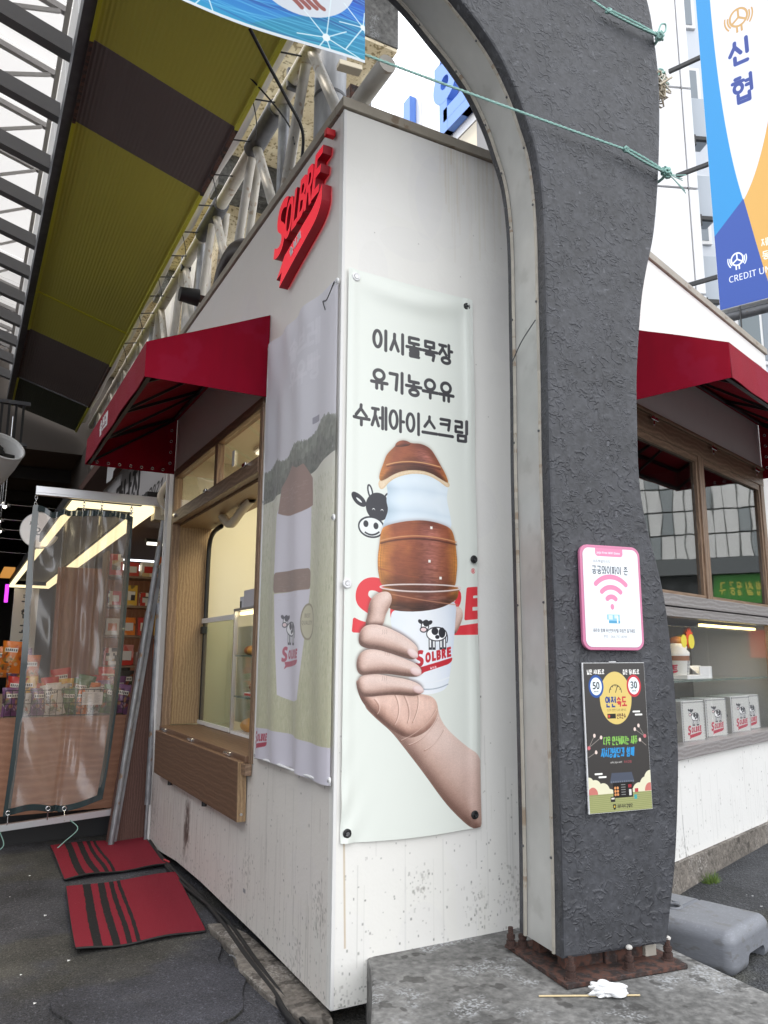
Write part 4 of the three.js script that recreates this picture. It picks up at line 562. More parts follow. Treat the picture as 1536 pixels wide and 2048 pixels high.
// ------------------------------------------------------------------ arcade roof over the alley
const tarpM = mat([0.62, 0.61, 0.6], 0.8, { transmission: 0.25 });
{
  const a = thing('arcade_roof', 'dim olive and brown panelled arcade roof edge with a white translucent roof beyond', 'roof');
  const olive = mat([0.5, 0.46, 0.08], 0.5, { transmission: 0.12, bumpMap: ribB, bumpScale: 0.0022 }), brown = mat([0.15, 0.12, 0.115], 0.5, { transmission: 0.06, bumpMap: ribB, bumpScale: 0.0022 }), green = mat([0.03, 0.04, 0.022], 0.6, { bumpMap: ribB, bumpScale: 0.0022 });
  const yellow = mat([0.45, 0.42, 0.02], 0.5), rusty = mat('#fff', 0.9, { map: rustT }), x0 = -0.1, y0 = 5.35, x1 = -1.115, y1 = 5.66;
  const zs = [[1.6, -0.4, olive], [-0.404, -1.71, olive], [-1.71, -2.66, brown], [-2.66, -5.97, olive], [-5.99, -7.18, olive], [-7.18, -9.2, brown], [-9.22, -10.75, green]];
  for (const [za, zb, mm] of zs) {
    const l = za - zb - 0.004, w = Math.hypot(x1 - x0, y1 - y0); const g = metreUV(new THREE.BoxGeometry(w, 0.012, l)); g.rotateZ(-Math.atan2(y1 - y0, x0 - x1)); part('roof_panel', [g.translate((x0 + x1) / 2, (y0 + y1) / 2, (za + zb) / 2)], mm, a);
    const e = mm === brown ? rusty : yellow;
    part('edge_trim', [sqbar([x0 + 0.012, y0 - 0.012, za], [x0 + 0.012, y0 - 0.012, zb + 0.002], 0.03, 0.04)], e, a); part('edge_trim', [sqbar([x1 - 0.01, y1 - 0.01, za], [x1 - 0.01, y1 - 0.01, zb + 0.002], 0.026, 0.04)], mm === brown ? rusty : yellow, a);
  }
  for (const z of [-5.98, -9.21]) part('panel_joint', [sqbar([x0, y0 - 0.012, z], [x1, y1 - 0.012, z], 0.03, 0.014)], z > -7 ? yellow : m.galv, a);
  part('gutter', [sqbar([-1.165, 5.76, 1.6], [-1.165, 5.76, -10.75], 0.1, 0.22)], m.galvDark, a);
  const sheet = mat([0.74, 0.73, 0.72], 0.9, { transmission: 0.47, thickness: 0 }), beamM = mat([0.16, 0.155, 0.155], 0.5), chordM = mat([0.42, 0.4, 0.39], 0.55);
  const rx = (x) => 5.96 - (x + 1.13) * 0.29;                       // underside line of the rafters
  for (let i = 0; i < 15; i++) {
    const z = 0.85 - i * 0.79, xe = -4.6;
    part('rafter', [sqbar([-1.1, rx(-1.1), z], [xe, rx(xe), z], 0.1, 0.13)], beamM, a);
    part('purlin', [sqbar([-1.25, rx(-1.25) + 0.6, z - 0.35], [xe, rx(xe) + 0.6, z - 0.35], 0.05)], chordM, a);
    part('roof_sheet', [metreUV(grid(24, 3, (u, v) => { const x = -1.2 + u * (xe + 1.2); return [x, rx(x) + 0.7 + 0.006 * Math.sin(u * 60), z - v * 0.786 + 0.4]; }))], sheet, a);
    part('side_sheet', [metreUV(grid(2, 2, (u, v) => [-1.2 - 0.03 * Math.sin(v * PI), 5.9 + v * 0.76, z + 0.4 - u * 0.786]))], sheet, a);
    for (let k = 0; k < 4; k++) { const xa = -1.3 - k * 0.85, xm = xa - 0.42, xb = xa - 0.85; part('web_bar', [sqbar([xa, rx(xa) + 0.56, z - 0.34], [xm, rx(xm) + 0.05, z - 0.02], 0.03)], chordM, a); part('web_bar', [sqbar([xm, rx(xm) + 0.05, z - 0.02], [xb, rx(xb) + 0.56, z - 0.34], 0.03)], chordM, a); }
  }
  part('side_rail', [sqbar([-1.24, 6.56, 1.6], [-1.24, 6.56, -10.75], 0.04)], chordM, a);
}
{
  const t = thing('roof_truss', 'grimy white zigzag pipe truss between the arcade panels and the shop roof', 'truss');
  part('chord', [bar([0.15, 5.45, 1.2], [0.15, 5.45, -10.7], 0.055)], m.pipe, t); part('chord', [bar([0.15, 4.55, 0.2], [0.15, 4.55, -10.7], 0.05)], m.pipe, t); part('rolled_tarp', [tube(Array.from({ length: 26 }, (_, i) => [-0.02 + 0.012 * Math.sin(i * 2.1), 5.5 + 0.012 * Math.cos(i * 1.7), 1.2 - i * 0.47]), 0.06, 140, 10)], tarpM, t);
  for (let i = 0; i < 9; i++) { const z = -0.35 - i * 1.1; part('diagonal', [bar([0.15, 4.57, z], [0.15, 5.42, z - 0.5], 0.036)], m.pipe, t); part('diagonal', [bar([0.15, 5.42, z - 0.6], [0.15, 4.57, z - 0.98], 0.036)], m.pipe, t); if (i % 2 === 0) part('post', [bar([0.17, 4.55, z - 1.05], [0.17, 5.44, z - 1.05], 0.04)], m.galv, t); }
  for (let i = 0; i < 14; i++) { const z = 0.1 - i * 0.5; const h = part('hook', [bar([-0.085, 5.37, z], [0.12, 5.43, z - 0.02], 0.006, 0.006, 6), new THREE.TorusGeometry(0.016, 0.005, 6, 12).translate(-0.07, 5.38, z)], m.black, t); if (i % 2) part('tie_wire', [tube([[-0.07, 5.37, z], [-0.02, 5.25, z - 0.05], [0.02, 5.2, z - 0.18]], 0.004, 10, 5)], m.black, h); }
  part('sleeve', [bar([0.15, 5.45, -1.5], [0.15, 5.45, -2.05], 0.075)], m.galvDark, t); part('sleeve', [bar([0.15, 5.45, -2.9], [0.15, 5.45, -3.5], 0.075)], m.galvDark, t); for (let i = 0; i < 8; i++) { const z = -1.3 - i * 0.9; part('diagonal', [bar([0.3, 4.5, z - 0.5], [0.26, 5.5, z], 0.032)], m.pipe, t); }
  part('strap', [bx(0.1, 0.2, 5.37, 5.53, -1.2, -1.16, 0.01)], m.galvDark, t); part('strap', [bx(0.1, 0.2, 5.37, 5.53, -4.16, -4.1, 0.01)], m.black, t);
}
{
  const c = thing('steel_column', 'round grey steel column rising behind the top corner of the shop', 'column', [0.353, 4.2, -1.0]);
  part('shaft', [new THREE.CylinderGeometry(0.109, 0.109, 3.2, 32, 1).translate(0, 1.6, 0)], m.galv, c); part('band', [new THREE.CylinderGeometry(0.112, 0.112, 0.02, 32).translate(0, 1.05, 0)], m.galvDark, c);
  const p = thing('timber_post', 'stained brown post standing just right of the grey column', 'post', [0.56, 4.2, -1.05]);
  part('post', [bx(-0.05, 0.03, 0, 1.25, -0.04, 0.04, 0.006)], mat('#fff', 0.9, { map: rustT, color: new THREE.Color(1.6, 1.4, 1.2) }), p); part('cleat', [bx(-0.02, 0.1, 1.1, 1.17, 0.041, 0.08, 0.004)], m.galv, p); part('pipe', [bar([0.055, 0, 0], [0.055, 1.2, 0], 0.022)], m.galv, p);
}
{ // wires that hang from the roof edge to the shop, dark fittings on the roof edge
  const pts = [[-0.399, 5.038, -0.45], [-0.22, 4.97, -0.6], [-0.048, 4.92, -0.75], [0.116, 4.86, -0.9], [0.156, 4.669, -1.0]];
  solo('cable', [tube(pts, 0.011, 60, 8)], m.black, 'thick black cable running from the yellow roof edge down behind the shop roof', 'cable');
  solo('cable', [tube([[-0.3, 5.47, -1.2], [-0.02, 5.26, -1.2], [0.12, 5.06, -1.15], [0.14, 4.9, -1.1]], 0.006, 40, 6)], m.black, 'thin black wire crossing just under the thick cable at the roof edge', 'cable');
  const d = thing('duct', 'dark bent ventilation duct rising over the alley roof edge of the shop', 'duct', [0.2, 4.36, -2.25]);
  part('elbow', [tube([[0, -0.1, 0.25], [-0.02, 0.2, 0.18], [-0.05, 0.32, -0.05], [-0.06, 0.26, -0.3], [-0.06, 0.1, -0.4]], 0.1, 40, 16)], mat([0.03, 0.018, 0.016], 0.5), d); part('collar', [new THREE.TorusGeometry(0.105, 0.012, 8, 20).rotateX(PI / 2).translate(0, 0.03, 0.24)], m.black, d);
  const l = thing('spot_lamp', 'small black lamp head on a bracket above the alley awning', 'lamp', [0.02, 4.46, -2.95]);
  part('housing', [new THREE.CylinderGeometry(0.06, 0.075, 0.16, 16).rotateZ(PI / 2).translate(-0.1, 0.08, 0)], m.black, l); part('bracket', [bx(-0.02, 0.12, 0.05, 0.1, -0.03, 0.03, 0.005)], m.rust, l);
  const f = thing('roof_flap', 'loose grey metal flap curling up from the shop roof edge', 'flashing', [0.0, 4.428, -1.75]);
  part('sheet', [grid(8, 8, (u, v) => [0.02 + u * 0.1, 0.002 + 0.16 * u * v, -0.28 * v])], m.galvDark, f);
}
{ // concrete slab of the building above the shop
  const s = thing('concrete_building', 'weathered concrete building with a projecting slab behind the shop', 'building');
  part('slab', [bx(0.3, 1.24, 6.5, 7.2, -12, -1.62, 0.01)], m.slab, s); part('slab_underside', [bx(0.32, 1.23, 6.47, 6.497, -12, -1.63)], m.raw, s);  // underside is paler and warmer, standing in for bounced sunlight
  part('wall', [bx(0.55, 0.9, 3.6, 6.45, -12.5, -4.4)], m.raw, s);
  part('beam', [bx(0.3, 1.2, 6.1, 6.46, -3.9, -3.6)], m.slab, s); part('beam', [bx(0.3, 1.2, 6.1, 6.46, -6.6, -6.3)], m.slab, s);
  for (let i = 0; i < 5; i++) solo('tarpaulin', [grid(16, 14, (u, v) => [0.34 + 0.03 * Math.sin(u * 12 + i + v * 3), 6.0 - v * 1.75, -4.0 - i * 1.25 - u * 1.15 + 0.05 * Math.sin(v * 5 + i)])], tarpM, `creased white tarpaulin behind the roof truss, ${['nearest the viewer', 'second from the viewer', 'third from the viewer', 'fourth from the viewer', 'farthest from the viewer'][i]}`, 'tarpaulin', 'white tarpaulins behind the truss');
}

// ------------------------------------------------------------------ the market alley beyond the shop
const lamp = (c, k) => mat([0, 0, 0], 0.5, { emissive: new THREE.Color(...c), emissiveIntensity: k });
const warm = [1, 0.86, 0.52], strip = lamp(warm, 1.35);
function areaLight(w, l, pos, target, col, k, name) { const L = new THREE.RectAreaLight(0xffffff, k, w, l); L.color.setRGB(...col); L.position.set(...pos); L.lookAt(...target); L.name = name; scene.add(L); }
{
  const s = thing('market_stall', 'market stall with plywood counter closed by the clear curtain', 'stall', [0, 0, 0]);
  part('counter_panel', [bx(-1.22, 0.02, 0.2, 0.975, -4.02, -4.0)], m.ply, s); part('counter_panel', [bx(-1.24, -1.222, 0.2, 0.975, -9.5, -4.0)], m.ply, s); part('counter_top', [bx(-1.21, 0.4, 0.9, 0.93, -9.5, -4.03)], m.frame, s); part('under_counter_shade', [bx(-1.15, 0.3, -0.06, 0.19, -9.4, -4.12)], m.dark, s);  // near-black block at the bottom stands in for shade under the counter
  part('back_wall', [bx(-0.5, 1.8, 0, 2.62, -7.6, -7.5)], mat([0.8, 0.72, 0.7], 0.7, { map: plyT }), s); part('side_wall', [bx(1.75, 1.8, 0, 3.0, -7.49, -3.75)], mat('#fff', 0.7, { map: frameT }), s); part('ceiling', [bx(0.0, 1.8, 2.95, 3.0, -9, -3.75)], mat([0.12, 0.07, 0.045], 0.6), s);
  const g = []; const w = part('wire_basket', [bar([-1.17, 1.2, -3.99], [-0.22, 1.2, -3.99], 0.004, 0.004, 6), bar([-1.17, 1.09, -3.99], [-0.22, 1.09, -3.99], 0.003, 0.003, 6), bar([-1.17, 0.99, -3.99], [-0.22, 0.99, -3.99], 0.004, 0.004, 6)], m.black, s); w.userData.kind = 'stuff';
  for (let x = -1.17; x < -0.2; x += 0.05) g.push(bar([x, 0.98, -3.99], [x, 1.2, -3.99], 0.0025, 0.0025, 5)); part('wire', g, m.black, w).userData.kind = 'stuff';
  const f = thing('light_frame', 'long rectangular frame of warm light tubes over the market stall', 'light', [0, 0, 0]);
  const y = 2.8, zn = -3.95, zf = -13.6;
  part('tube', [bx(-0.78, -0.72, y, y + 0.05, zf, zn - 0.062)], strip, f); part('tube', [bx(-0.12, -0.06, y, y + 0.11, zf, zn - 0.062)], strip, f); part('tube', [bx(-0.78, -0.06, y, y + 0.05, zn - 0.06, zn)], strip, f); part('tube', [bx(-0.78, -0.06, y, y + 0.05, zf - 0.06, zf - 0.002)], strip, f);
  part('housing', [bx(-0.8, -0.71, y + 0.052, y + 0.16, zf, zn)], m.dark, f); part('housing', [bx(-0.13, -0.04, y + 0.112, y + 0.2, zf, zn)], m.dark, f); part('top_board', [bx(-0.7, -0.135, y + 0.13, y + 0.15, zf, zn - 0.07)], m.dark, f); part('end_box', [bx(-0.055, 0.08, 2.74, 2.95, -4.1, -3.95, 0.006)], m.cream, f);
  areaLight(0.06, 9.4, [-0.09, y - 0.01, -8.8], [-0.09, 0, -8.8], warm, 2.6, 'light_frame_tube'); areaLight(0.06, 9.4, [-0.75, y - 0.01, -8.8], [-0.75, 0, -8.8], warm, 2.6, 'light_frame_tube');
  const t2 = thing('tube_light', 'white ceiling tube light seen through the curtain right side', 'light'); part('tube', [bx(-0.1, 0.34, 2.5, 2.53, -6.02, -5.98)], lamp([1, 0.95, 0.82], 2.2), t2); part('base', [bx(-0.12, 0.36, 2.535, 2.57, -6.04, -5.96)], m.dark, t2);
  const t3 = thing('tube_light', 'short tube light above the red packages beside the shop end', 'light'); part('tube', [bx(0.3, 0.62, 2.78, 2.81, -6.02, -5.98)], lamp([1, 0.95, 0.82], 2.2), t3); part('base', [bx(0.28, 0.64, 2.815, 2.85, -6.04, -5.96)], m.dark, t3);
  areaLight(0.9, 0.04, [0.25, 2.48, -6], [0.25, 0, -6], [1, 0.9, 0.7], 8, 'stall_tube_light');
}
{ // phone number board and eave over the stall front
  const tm = canvasTex(1024, 256, (c, w, h) => { c.fillStyle = '#b9b4b2'; c.fillRect(0, 0, w, h); c.fillStyle = '#2c2624'; han(c, '맛난집', 470, 60, 90, 150, 22, '#2c2624', 0.2); c.font = 'italic bold 62px sans-serif'; c.fillText('T. 064.721.3021', 560, 238); c.font = 'bold 40px sans-serif'; c.fillText('Food', 870, 50); });
  const b = thing('shopfront_board', 'white shopfront board with black brush lettering and phone number under the awning', 'sign', [0.02, 2.98, -9.0], -PI / 2);
  part('board', [bx(0, 5.1, 0, 0.75, -0.05, 0, 0.004)], m.white, b); part('print', [new THREE.PlaneGeometry(5.08, 0.74).translate(2.55, 0.375, 0.003)], mat('#fff', 0.6, { map: tm }), b);
  solo('eave_board', [bx(-0.22, 0.05, 3.78, 3.9, -10, -4.0)], mat('#fff', 0.8, { map: plankT }), 'dark reddish timber eave board above the white shopfront board', 'eave');
  const tarp = solo('tarpaulin', [grid(10, 10, (u, v) => [-0.16 + 0.03 * Math.sin(u * 9), 4.3 - v * 0.75, -4.6 - u * 1.8])], tarpM, 'pale sheet hanging at the far end of the red alley awning', 'tarpaulin'); tarp.userData.label = 'pale sheet hanging at the far end of the red alley awning';
  const dm = canvasTex(256, 900, (c, w, h) => { c.fillStyle = '#d8d4cc'; c.fillRect(0, 0, w, h); let y = 70; for (const ch of '크한과차') { han(c, ch, 90, y, 84, 100, 15, '#2a2624'); y += 180; } c.fillStyle = '#1e1c1c'; c.fillRect(0, 780, w, 120); });
  const v = thing('upright_board', 'tall white menu board with black characters at the far end of the stall', 'sign', [-0.74, 1.3, -12.55]); part('board', [bx(0, 0.42, 0, 1.4, -0.05, 0, 0.004)], m.white, v); part('print', [new THREE.PlaneGeometry(0.41, 1.39).translate(0.21, 0.7, 0.003)], mat('#fff', 0.5, { map: dm }), v);
  const rm = canvasTex(256, 256, (c) => { c.fillStyle = '#e4dfdc'; c.fillRect(0, 0, 256, 256); han(c, '제주', 60, 66, 28, 30, 5, '#4a4644'); han(c, '오', 84, 110, 60, 60, 9, '#3a3634'); });
  const d = thing('round_sign', 'round white lightbox sign hanging left of the curtain top', 'sign', [-0.8, 3.0, -7.0], rad(-12)); part('drum', [new THREE.CylinderGeometry(0.222, 0.222, 0.09, 40).rotateX(PI / 2)], m.white, d); part('face', [new THREE.CircleGeometry(0.212, 40).translate(0, 0, 0.047)], mat('#fff', 0.5, { map: rm, emissive: 0xffffff, emissiveMap: rm, emissiveIntensity: 0.28 }), d); part('arm', [bar([0.2, 0.1, -0.02], [0.8, 0.1, -0.02], 0.015)], m.black, d);
  solo('neon_sign', [bx(-0.92, -0.86, 2.4, 2.72, -12.02, -11.98, 0.01)], lamp([0.7, 0.05, 0.9], 1.5), 'small purple glowing sign deep in the alley at the left edge', 'sign');
  solo('orange_light', [bx(-0.97, -0.79, 2.95, 3.02, -13.4, -11.9)], lamp([1, 0.45, 0.1], 0.5), 'orange glowing strip behind the frame lights at the left edge', 'light');
}
// goods of the stall
function pack(w, h, d) { const f = (s) => grid(8, 8, (u, v) => { const k = Math.pow(Math.sin(u * PI), 0.5) * Math.pow(Math.sin(clamp(v, 0.02, 0.98) * PI), 0.45), c = 1 - 0.12 * Math.sin(v * PI); return [(u - 0.5) * w * c, v * h, s * d * 0.5 * k * (1 + 0.15 * Math.sin(u * 9 + v * 7))]; }); return [f(1), f(-1)]; }
{
  const cols = { orange: '#e07a24', red: '#c03428', white: '#d4cec6', green: '#4e7038', yellow: '#dcae3c', purple: '#7c5478', black: '#34302e' }, nth = ['leftmost', 'second from the left', 'third from the left', 'fourth from the left', 'fifth from the left', 'sixth from the left', 'seventh from the left', 'eighth from the left', 'rightmost'], packMap = (k) => canvasTex(128, 160, (c, w, h) => { const q = rng(k.length * 31 + k.charCodeAt(0)); c.fillStyle = cols[k]; c.fillRect(0, 0, w, h); for (let i = 0; i < 26; i++) { c.fillStyle = ['#d8d0c4', '#3a2e28', '#b8502c', '#cfa050', '#6a7a4a', cols[k]][Math.floor(q() * 6)]; c.globalAlpha = 0.55; c.beginPath(); c.ellipse(q() * w, 30 + q() * 110, 4 + q() * 20, 3 + q() * 12, q() * 3, 0, 2 * PI); c.fill(); } c.globalAlpha = 1; c.fillStyle = '#e4ded2'; c.fillRect(22, 34, 84, 22); c.fillStyle = '#3a3030'; for (let i = 0; i < 6; i++) c.fillRect(28 + i * 13, 39, 8, 12); for (let i = 0; i < 5; i++) c.fillRect(24, 120 + i * 6, 30 + q() * 44, 2); }), r = rng(44), keys = Object.keys(cols), shape = pack(0.13, 0.2, 0.07), mats = {};
  for (const k of keys) mats[k] = mat('#fff', 0.35, { clearcoat: 0.4, map: packMap(k) });
  const put = (k, x, y, z, ry, s, where, grp) => { const o = solo('snack_bag', shape.map((g) => g.clone()), mats[k], `${k} foil snack bag, ${where}`, 'snack bag', `${k} ${grp}`, [x, y, z]); o.rotation.set((r() - 0.5) * 0.3, ry, (r() - 0.5) * 0.4); o.scale.setScalar(s); };
  for (let i = 0; i < 18; i++) put(keys[Math.floor(r() * 7)], -1.12 + (i % 9) * 0.11 + r() * 0.03, 0.98 + Math.floor(i / 9) * 0.07, -4.12 - Math.floor(i / 9) * 0.12 - r() * 0.05, (r() - 0.5) * 0.8, 0.95 + r() * 0.4, `${nth[i % 9]} in the ${i < 9 ? 'front' : 'rear'} row behind the wire basket`, 'bags behind the wire basket');
  for (let i = 0; i < 12; i++) put(i < 7 ? 'orange' : keys[Math.floor(r() * 7)], -1.16 + r() * 0.26, 1.0 + r() * 0.36, -4.7 - r() * 1.4, (r() - 0.5) * 1.2, 1.2 + r() * 0.4, 'in the heap at the left end of the stall counter', 'bags heaped at the counter end');
  for (let i = 0; i < 10; i++) put(keys[Math.floor(r() * 7)], -0.62 + (i % 5) * 0.13, 1.06 + Math.floor(i / 5) * 0.02, -4.55 - Math.floor(i / 5) * 0.3, (r() - 0.5) * 0.7, 1 + r() * 0.5, `${nth[i % 5]} in the ${i < 5 ? 'nearer' : 'farther'} raised counter row`, 'bags in the raised rows');
  const sh = thing('stall_shelf', 'narrow shelf of red and white packages between curtain and shop end', 'shelf', [0.1, 0, -5.4]);
  for (const y of [1.36, 1.68, 2.0, 2.32]) part('board', [bx(-0.3, 0.9, y, y + 0.025, -0.3, 0, 0.003)], m.frame, sh); part('upright', [bx(0.9, 0.93, 0.9, 2.6, -0.3, 0)], m.frame, sh); part('upright', [bx(-0.33, -0.301, 0.9, 2.6, -0.3, 0)], m.frame, sh);
  for (let j = 0; j < 4; j++) for (let i = 0; i < 6; i++) { const k = ['red', 'red', 'white', 'orange', 'red', 'yellow'][(i + j * 2) % 6], hh = 0.14 + r() * 0.1; const b = thing('package', `${k} box of sweets, ${nth[i]} on the ${['lowest', 'second lowest', 'second highest', 'highest'][j]} stall shelf board`, 'box', [-0.12 + i * 0.17, 1.387 + j * 0.32, -5.5], (r() - 0.5) * 0.15, `${k} boxes on the stall shelf`); part('box', [bx(-0.07, 0.07, 0, hh, -0.06, 0.06, 0.004)], mats[k], b); part('label', [bx(-0.045, 0.045, hh * 0.25, hh * 0.7, 0.061, 0.0625)], k === 'white' ? mats.red : mats.white, b); }
  const pc = canvasTex(256, 180, (c) => { c.fillStyle = '#dcd9d6'; c.fillRect(0, 0, 256, 180); c.fillStyle = '#5a5858'; const q = rng(4); for (let y = 16; y < 160; y += 12) { c.fillRect(14, y, 50 + q() * 60, 3); c.fillRect(150, y, 30 + q() * 60, 3); } });
  const card = thing('price_card', 'white printed card hung on the wire basket behind the curtain', 'card', [-0.57, 1.07, -3.975]); part('card', [box(0.17, 0.11, 0.004, 0.085, 0.055, 0)], m.white, card); part('print', [new THREE.PlaneGeometry(0.165, 0.106).translate(0.085, 0.055, 0.0035)], mat('#fff', 0.4, { map: pc }), card);
}
{ // clear vinyl curtain with dark hems, between two aluminium rails
  const c = thing('vinyl_curtain', 'clear vinyl curtain with dark green hems hanging before the stall', 'curtain', [0, 0, -3.8]);
  const L = (v) => -1.07 - 0.04 * (1 - v) + 0.02 * Math.sin(v * 5), Rr = (v) => -0.283 - 0.1 * Math.pow(1 - v, 3), Bt = (u) => 0.235 + 0.045 * u + 0.03 * Math.sin(u * 7.5) , Tp = (u) => 2.72 + 0.03 * Math.abs(Math.cos(u * PI * 1.5)) - 0.05 * Math.exp(-Math.pow((u - 0.18) / 0.08, 2));
  const at = (u, v) => { const w = smooth(0, 0.1, u) * smooth(1, 0.93, u); const x = L(v) + (Rr(v) - L(v)) * u, y = Bt(u) + (Tp(u) - Bt(u)) * v; const q = u + 0.06 * v * (1 - u);
    const f = 0.05 * Math.exp(-Math.pow((q - 0.33) / 0.035, 2)) * smooth(0.25, 0.6, v) - 0.03 * Math.exp(-Math.pow((q - 0.52) / 0.03, 2)) + 0.045 * Math.exp(-Math.pow((q - 0.66) / 0.025, 2)) * v + 0.035 * Math.exp(-Math.pow((q - 0.82) / 0.03, 2)) * v + 0.02 * Math.sin(u * 8) + 0.05 * Math.exp(-(Math.pow((u - 0.26) / 0.1, 2) + Math.pow((v - 0.78) / 0.04, 2))) + 0.012 * Math.sin(v * 9 + u * 5) * (1 - v) + 0.006 * Math.sin(v * 31 + u * 17);
    return [x, y, f * w * 1.7]; };
  part('vinyl', [grid(160, 120, at)], mat([0.92, 0.86, 0.81], 0.2, { transmission: 0.86, thickness: 0, ior: 1.6, clearcoat: 1, clearcoatRoughness: 0.06 }), c);
  const hem = mat([0.03, 0.05, 0.055], 0.22, { clearcoat: 1 }), band = (fn, n) => grid(n, 2, fn);
  part('hem', [band((t, s) => { const p = at(0, t); return [p[0] - 0.012 + s * 0.05, p[1], p[2] + 0.004]; }, 60)], hem, c); part('hem', [band((t, s) => { const p = at(1, t); return [p[0] - 0.04 + s * 0.05, p[1], p[2] + 0.004]; }, 60)], hem, c);
  part('hem', [band((t, s) => { const p = at(t, 1); return [p[0], p[1] - 0.045 + s * 0.05, p[2] + 0.005]; }, 80)], hem, c); part('hem', [band((t, s) => { const p = at(t, 0); return [p[0], p[1] - 0.005 + s * 0.05, p[2] + 0.005]; }, 80)], hem, c);
  part('rail', [bx(-1.09, 0.0, 2.84, 2.92, -0.03, 0.015, 0.004), bx(-1.09, -0.06, 2.862, 2.87, 0.015, 0.022)], m.alu, c); part('rail', [sqbar([-1.2, 0.145, 0.0], [-0.15, 0.21, 0.0], 0.04, 0.05)], m.alu, c);
  for (const u of [0.01, 0.5, 0.68, 0.99]) { const p = at(u, 1); part('chain', Array.from({ length: 4 }, (_, i) => new THREE.TorusGeometry(0.014, 0.004, 6, 12).scale(0.7, 1.2, 1).rotateY(i % 2 ? PI / 2 : 0).translate(p[0], p[1] + 0.012 + i * 0.028, p[2]))  , m.chrome, c); }
  for (const u of [0.02, 0.42, 0.6]) { const p = at(u, 0); part('ring', [new THREE.TorusGeometry(0.016, 0.005, 6, 14).translate(p[0] + 0.01, p[1] + 0.02, p[2] + 0.014), bar([p[0] + 0.01, p[1], p[2] + 0.014], [p[0] + 0.012, p[1] - 0.07, 0.02], 0.005)], m.chrome, c); }
  part('cord', [tube([[-0.62, 0.17, 0.03], [-0.56, 0.1, 0.06], [-0.66, 0.02, 0.1], [-0.78, -0.07, 0.15]], 0.004, 24, 5)], m.rope, c); part('cord', [tube([[-1.14, 0.14, 0.03], [-1.1, 0.03, 0.06], [-1.17, -0.03, 0.1], [-1.08, -0.07, 0.15]], 0.004, 24, 5)], m.rope, c);
}
{ // poles and plank leaning between curtain and shop
  solo('galvanized_pole', [bar([-0.31, -0.07, -3.66], [-0.01, 2.7, -3.76], 0.024, 0.024, 16)], m.galv, 'long galvanised steel pole leaning in front of the curtain right edge', 'pole');
  const a = thing('angle_bar', 'slotted grey angle bar leaning behind the long pole', 'metal bar', [0, 0, 0]); part('flange', [sqbar([-0.27, -0.06, -3.74], [0.0, 2.3, -3.78], 0.035, 0.004)], m.galv, a); part('flange', [sqbar([-0.255, -0.06, -3.76], [0.016, 2.3, -3.8], 0.004, 0.035)], m.galv, a);
  solo('conduit_pipe', [bar([-0.03, 0.26, -3.66], [-0.015, 1.95, -3.72], 0.024, 0.024, 16), bar([-0.032, -0.06, -3.66], [-0.03, 0.262, -3.66], 0.013, 0.013, 10)], m.galv, 'upright grey conduit pipe beside the end of the alley wall', 'pipe');
  const s = ext(poly([[0, 0], [0.345, 0.01], [0.31, 1.4], [0.29, 1.92], [0.26, 1.96], [0.22, 1.94], [0.14, 1.3]]), 0.025, 0.003); s.rotateX(-0.03); solo('wood_plank', [metreUV(s, 1).translate(-0.33, -0.06, -3.78)], m.plank, 'reddish brown wood-grain board tapering upward, leaning by the shop end', 'board');
  const h = thing('corrugated_hose', 'pale flexible hose and bracket above the end of the curtain rail', 'hose', [0, 0, 0]); part('hose', [tube([[0.02, 3.06, -3.8], [-0.02, 3.0, -3.78], [-0.05, 2.92, -3.76], [-0.02, 2.84, -3.76], [0.0, 2.76, -3.76]], 0.03, 40, 12)], m.cream, h); part('tie', [tube([[-0.05, 2.84, -3.74], [0.02, 2.76, -3.72], [0.03, 2.68, -3.72]], 0.005, 10, 5)], m.white, h);
}
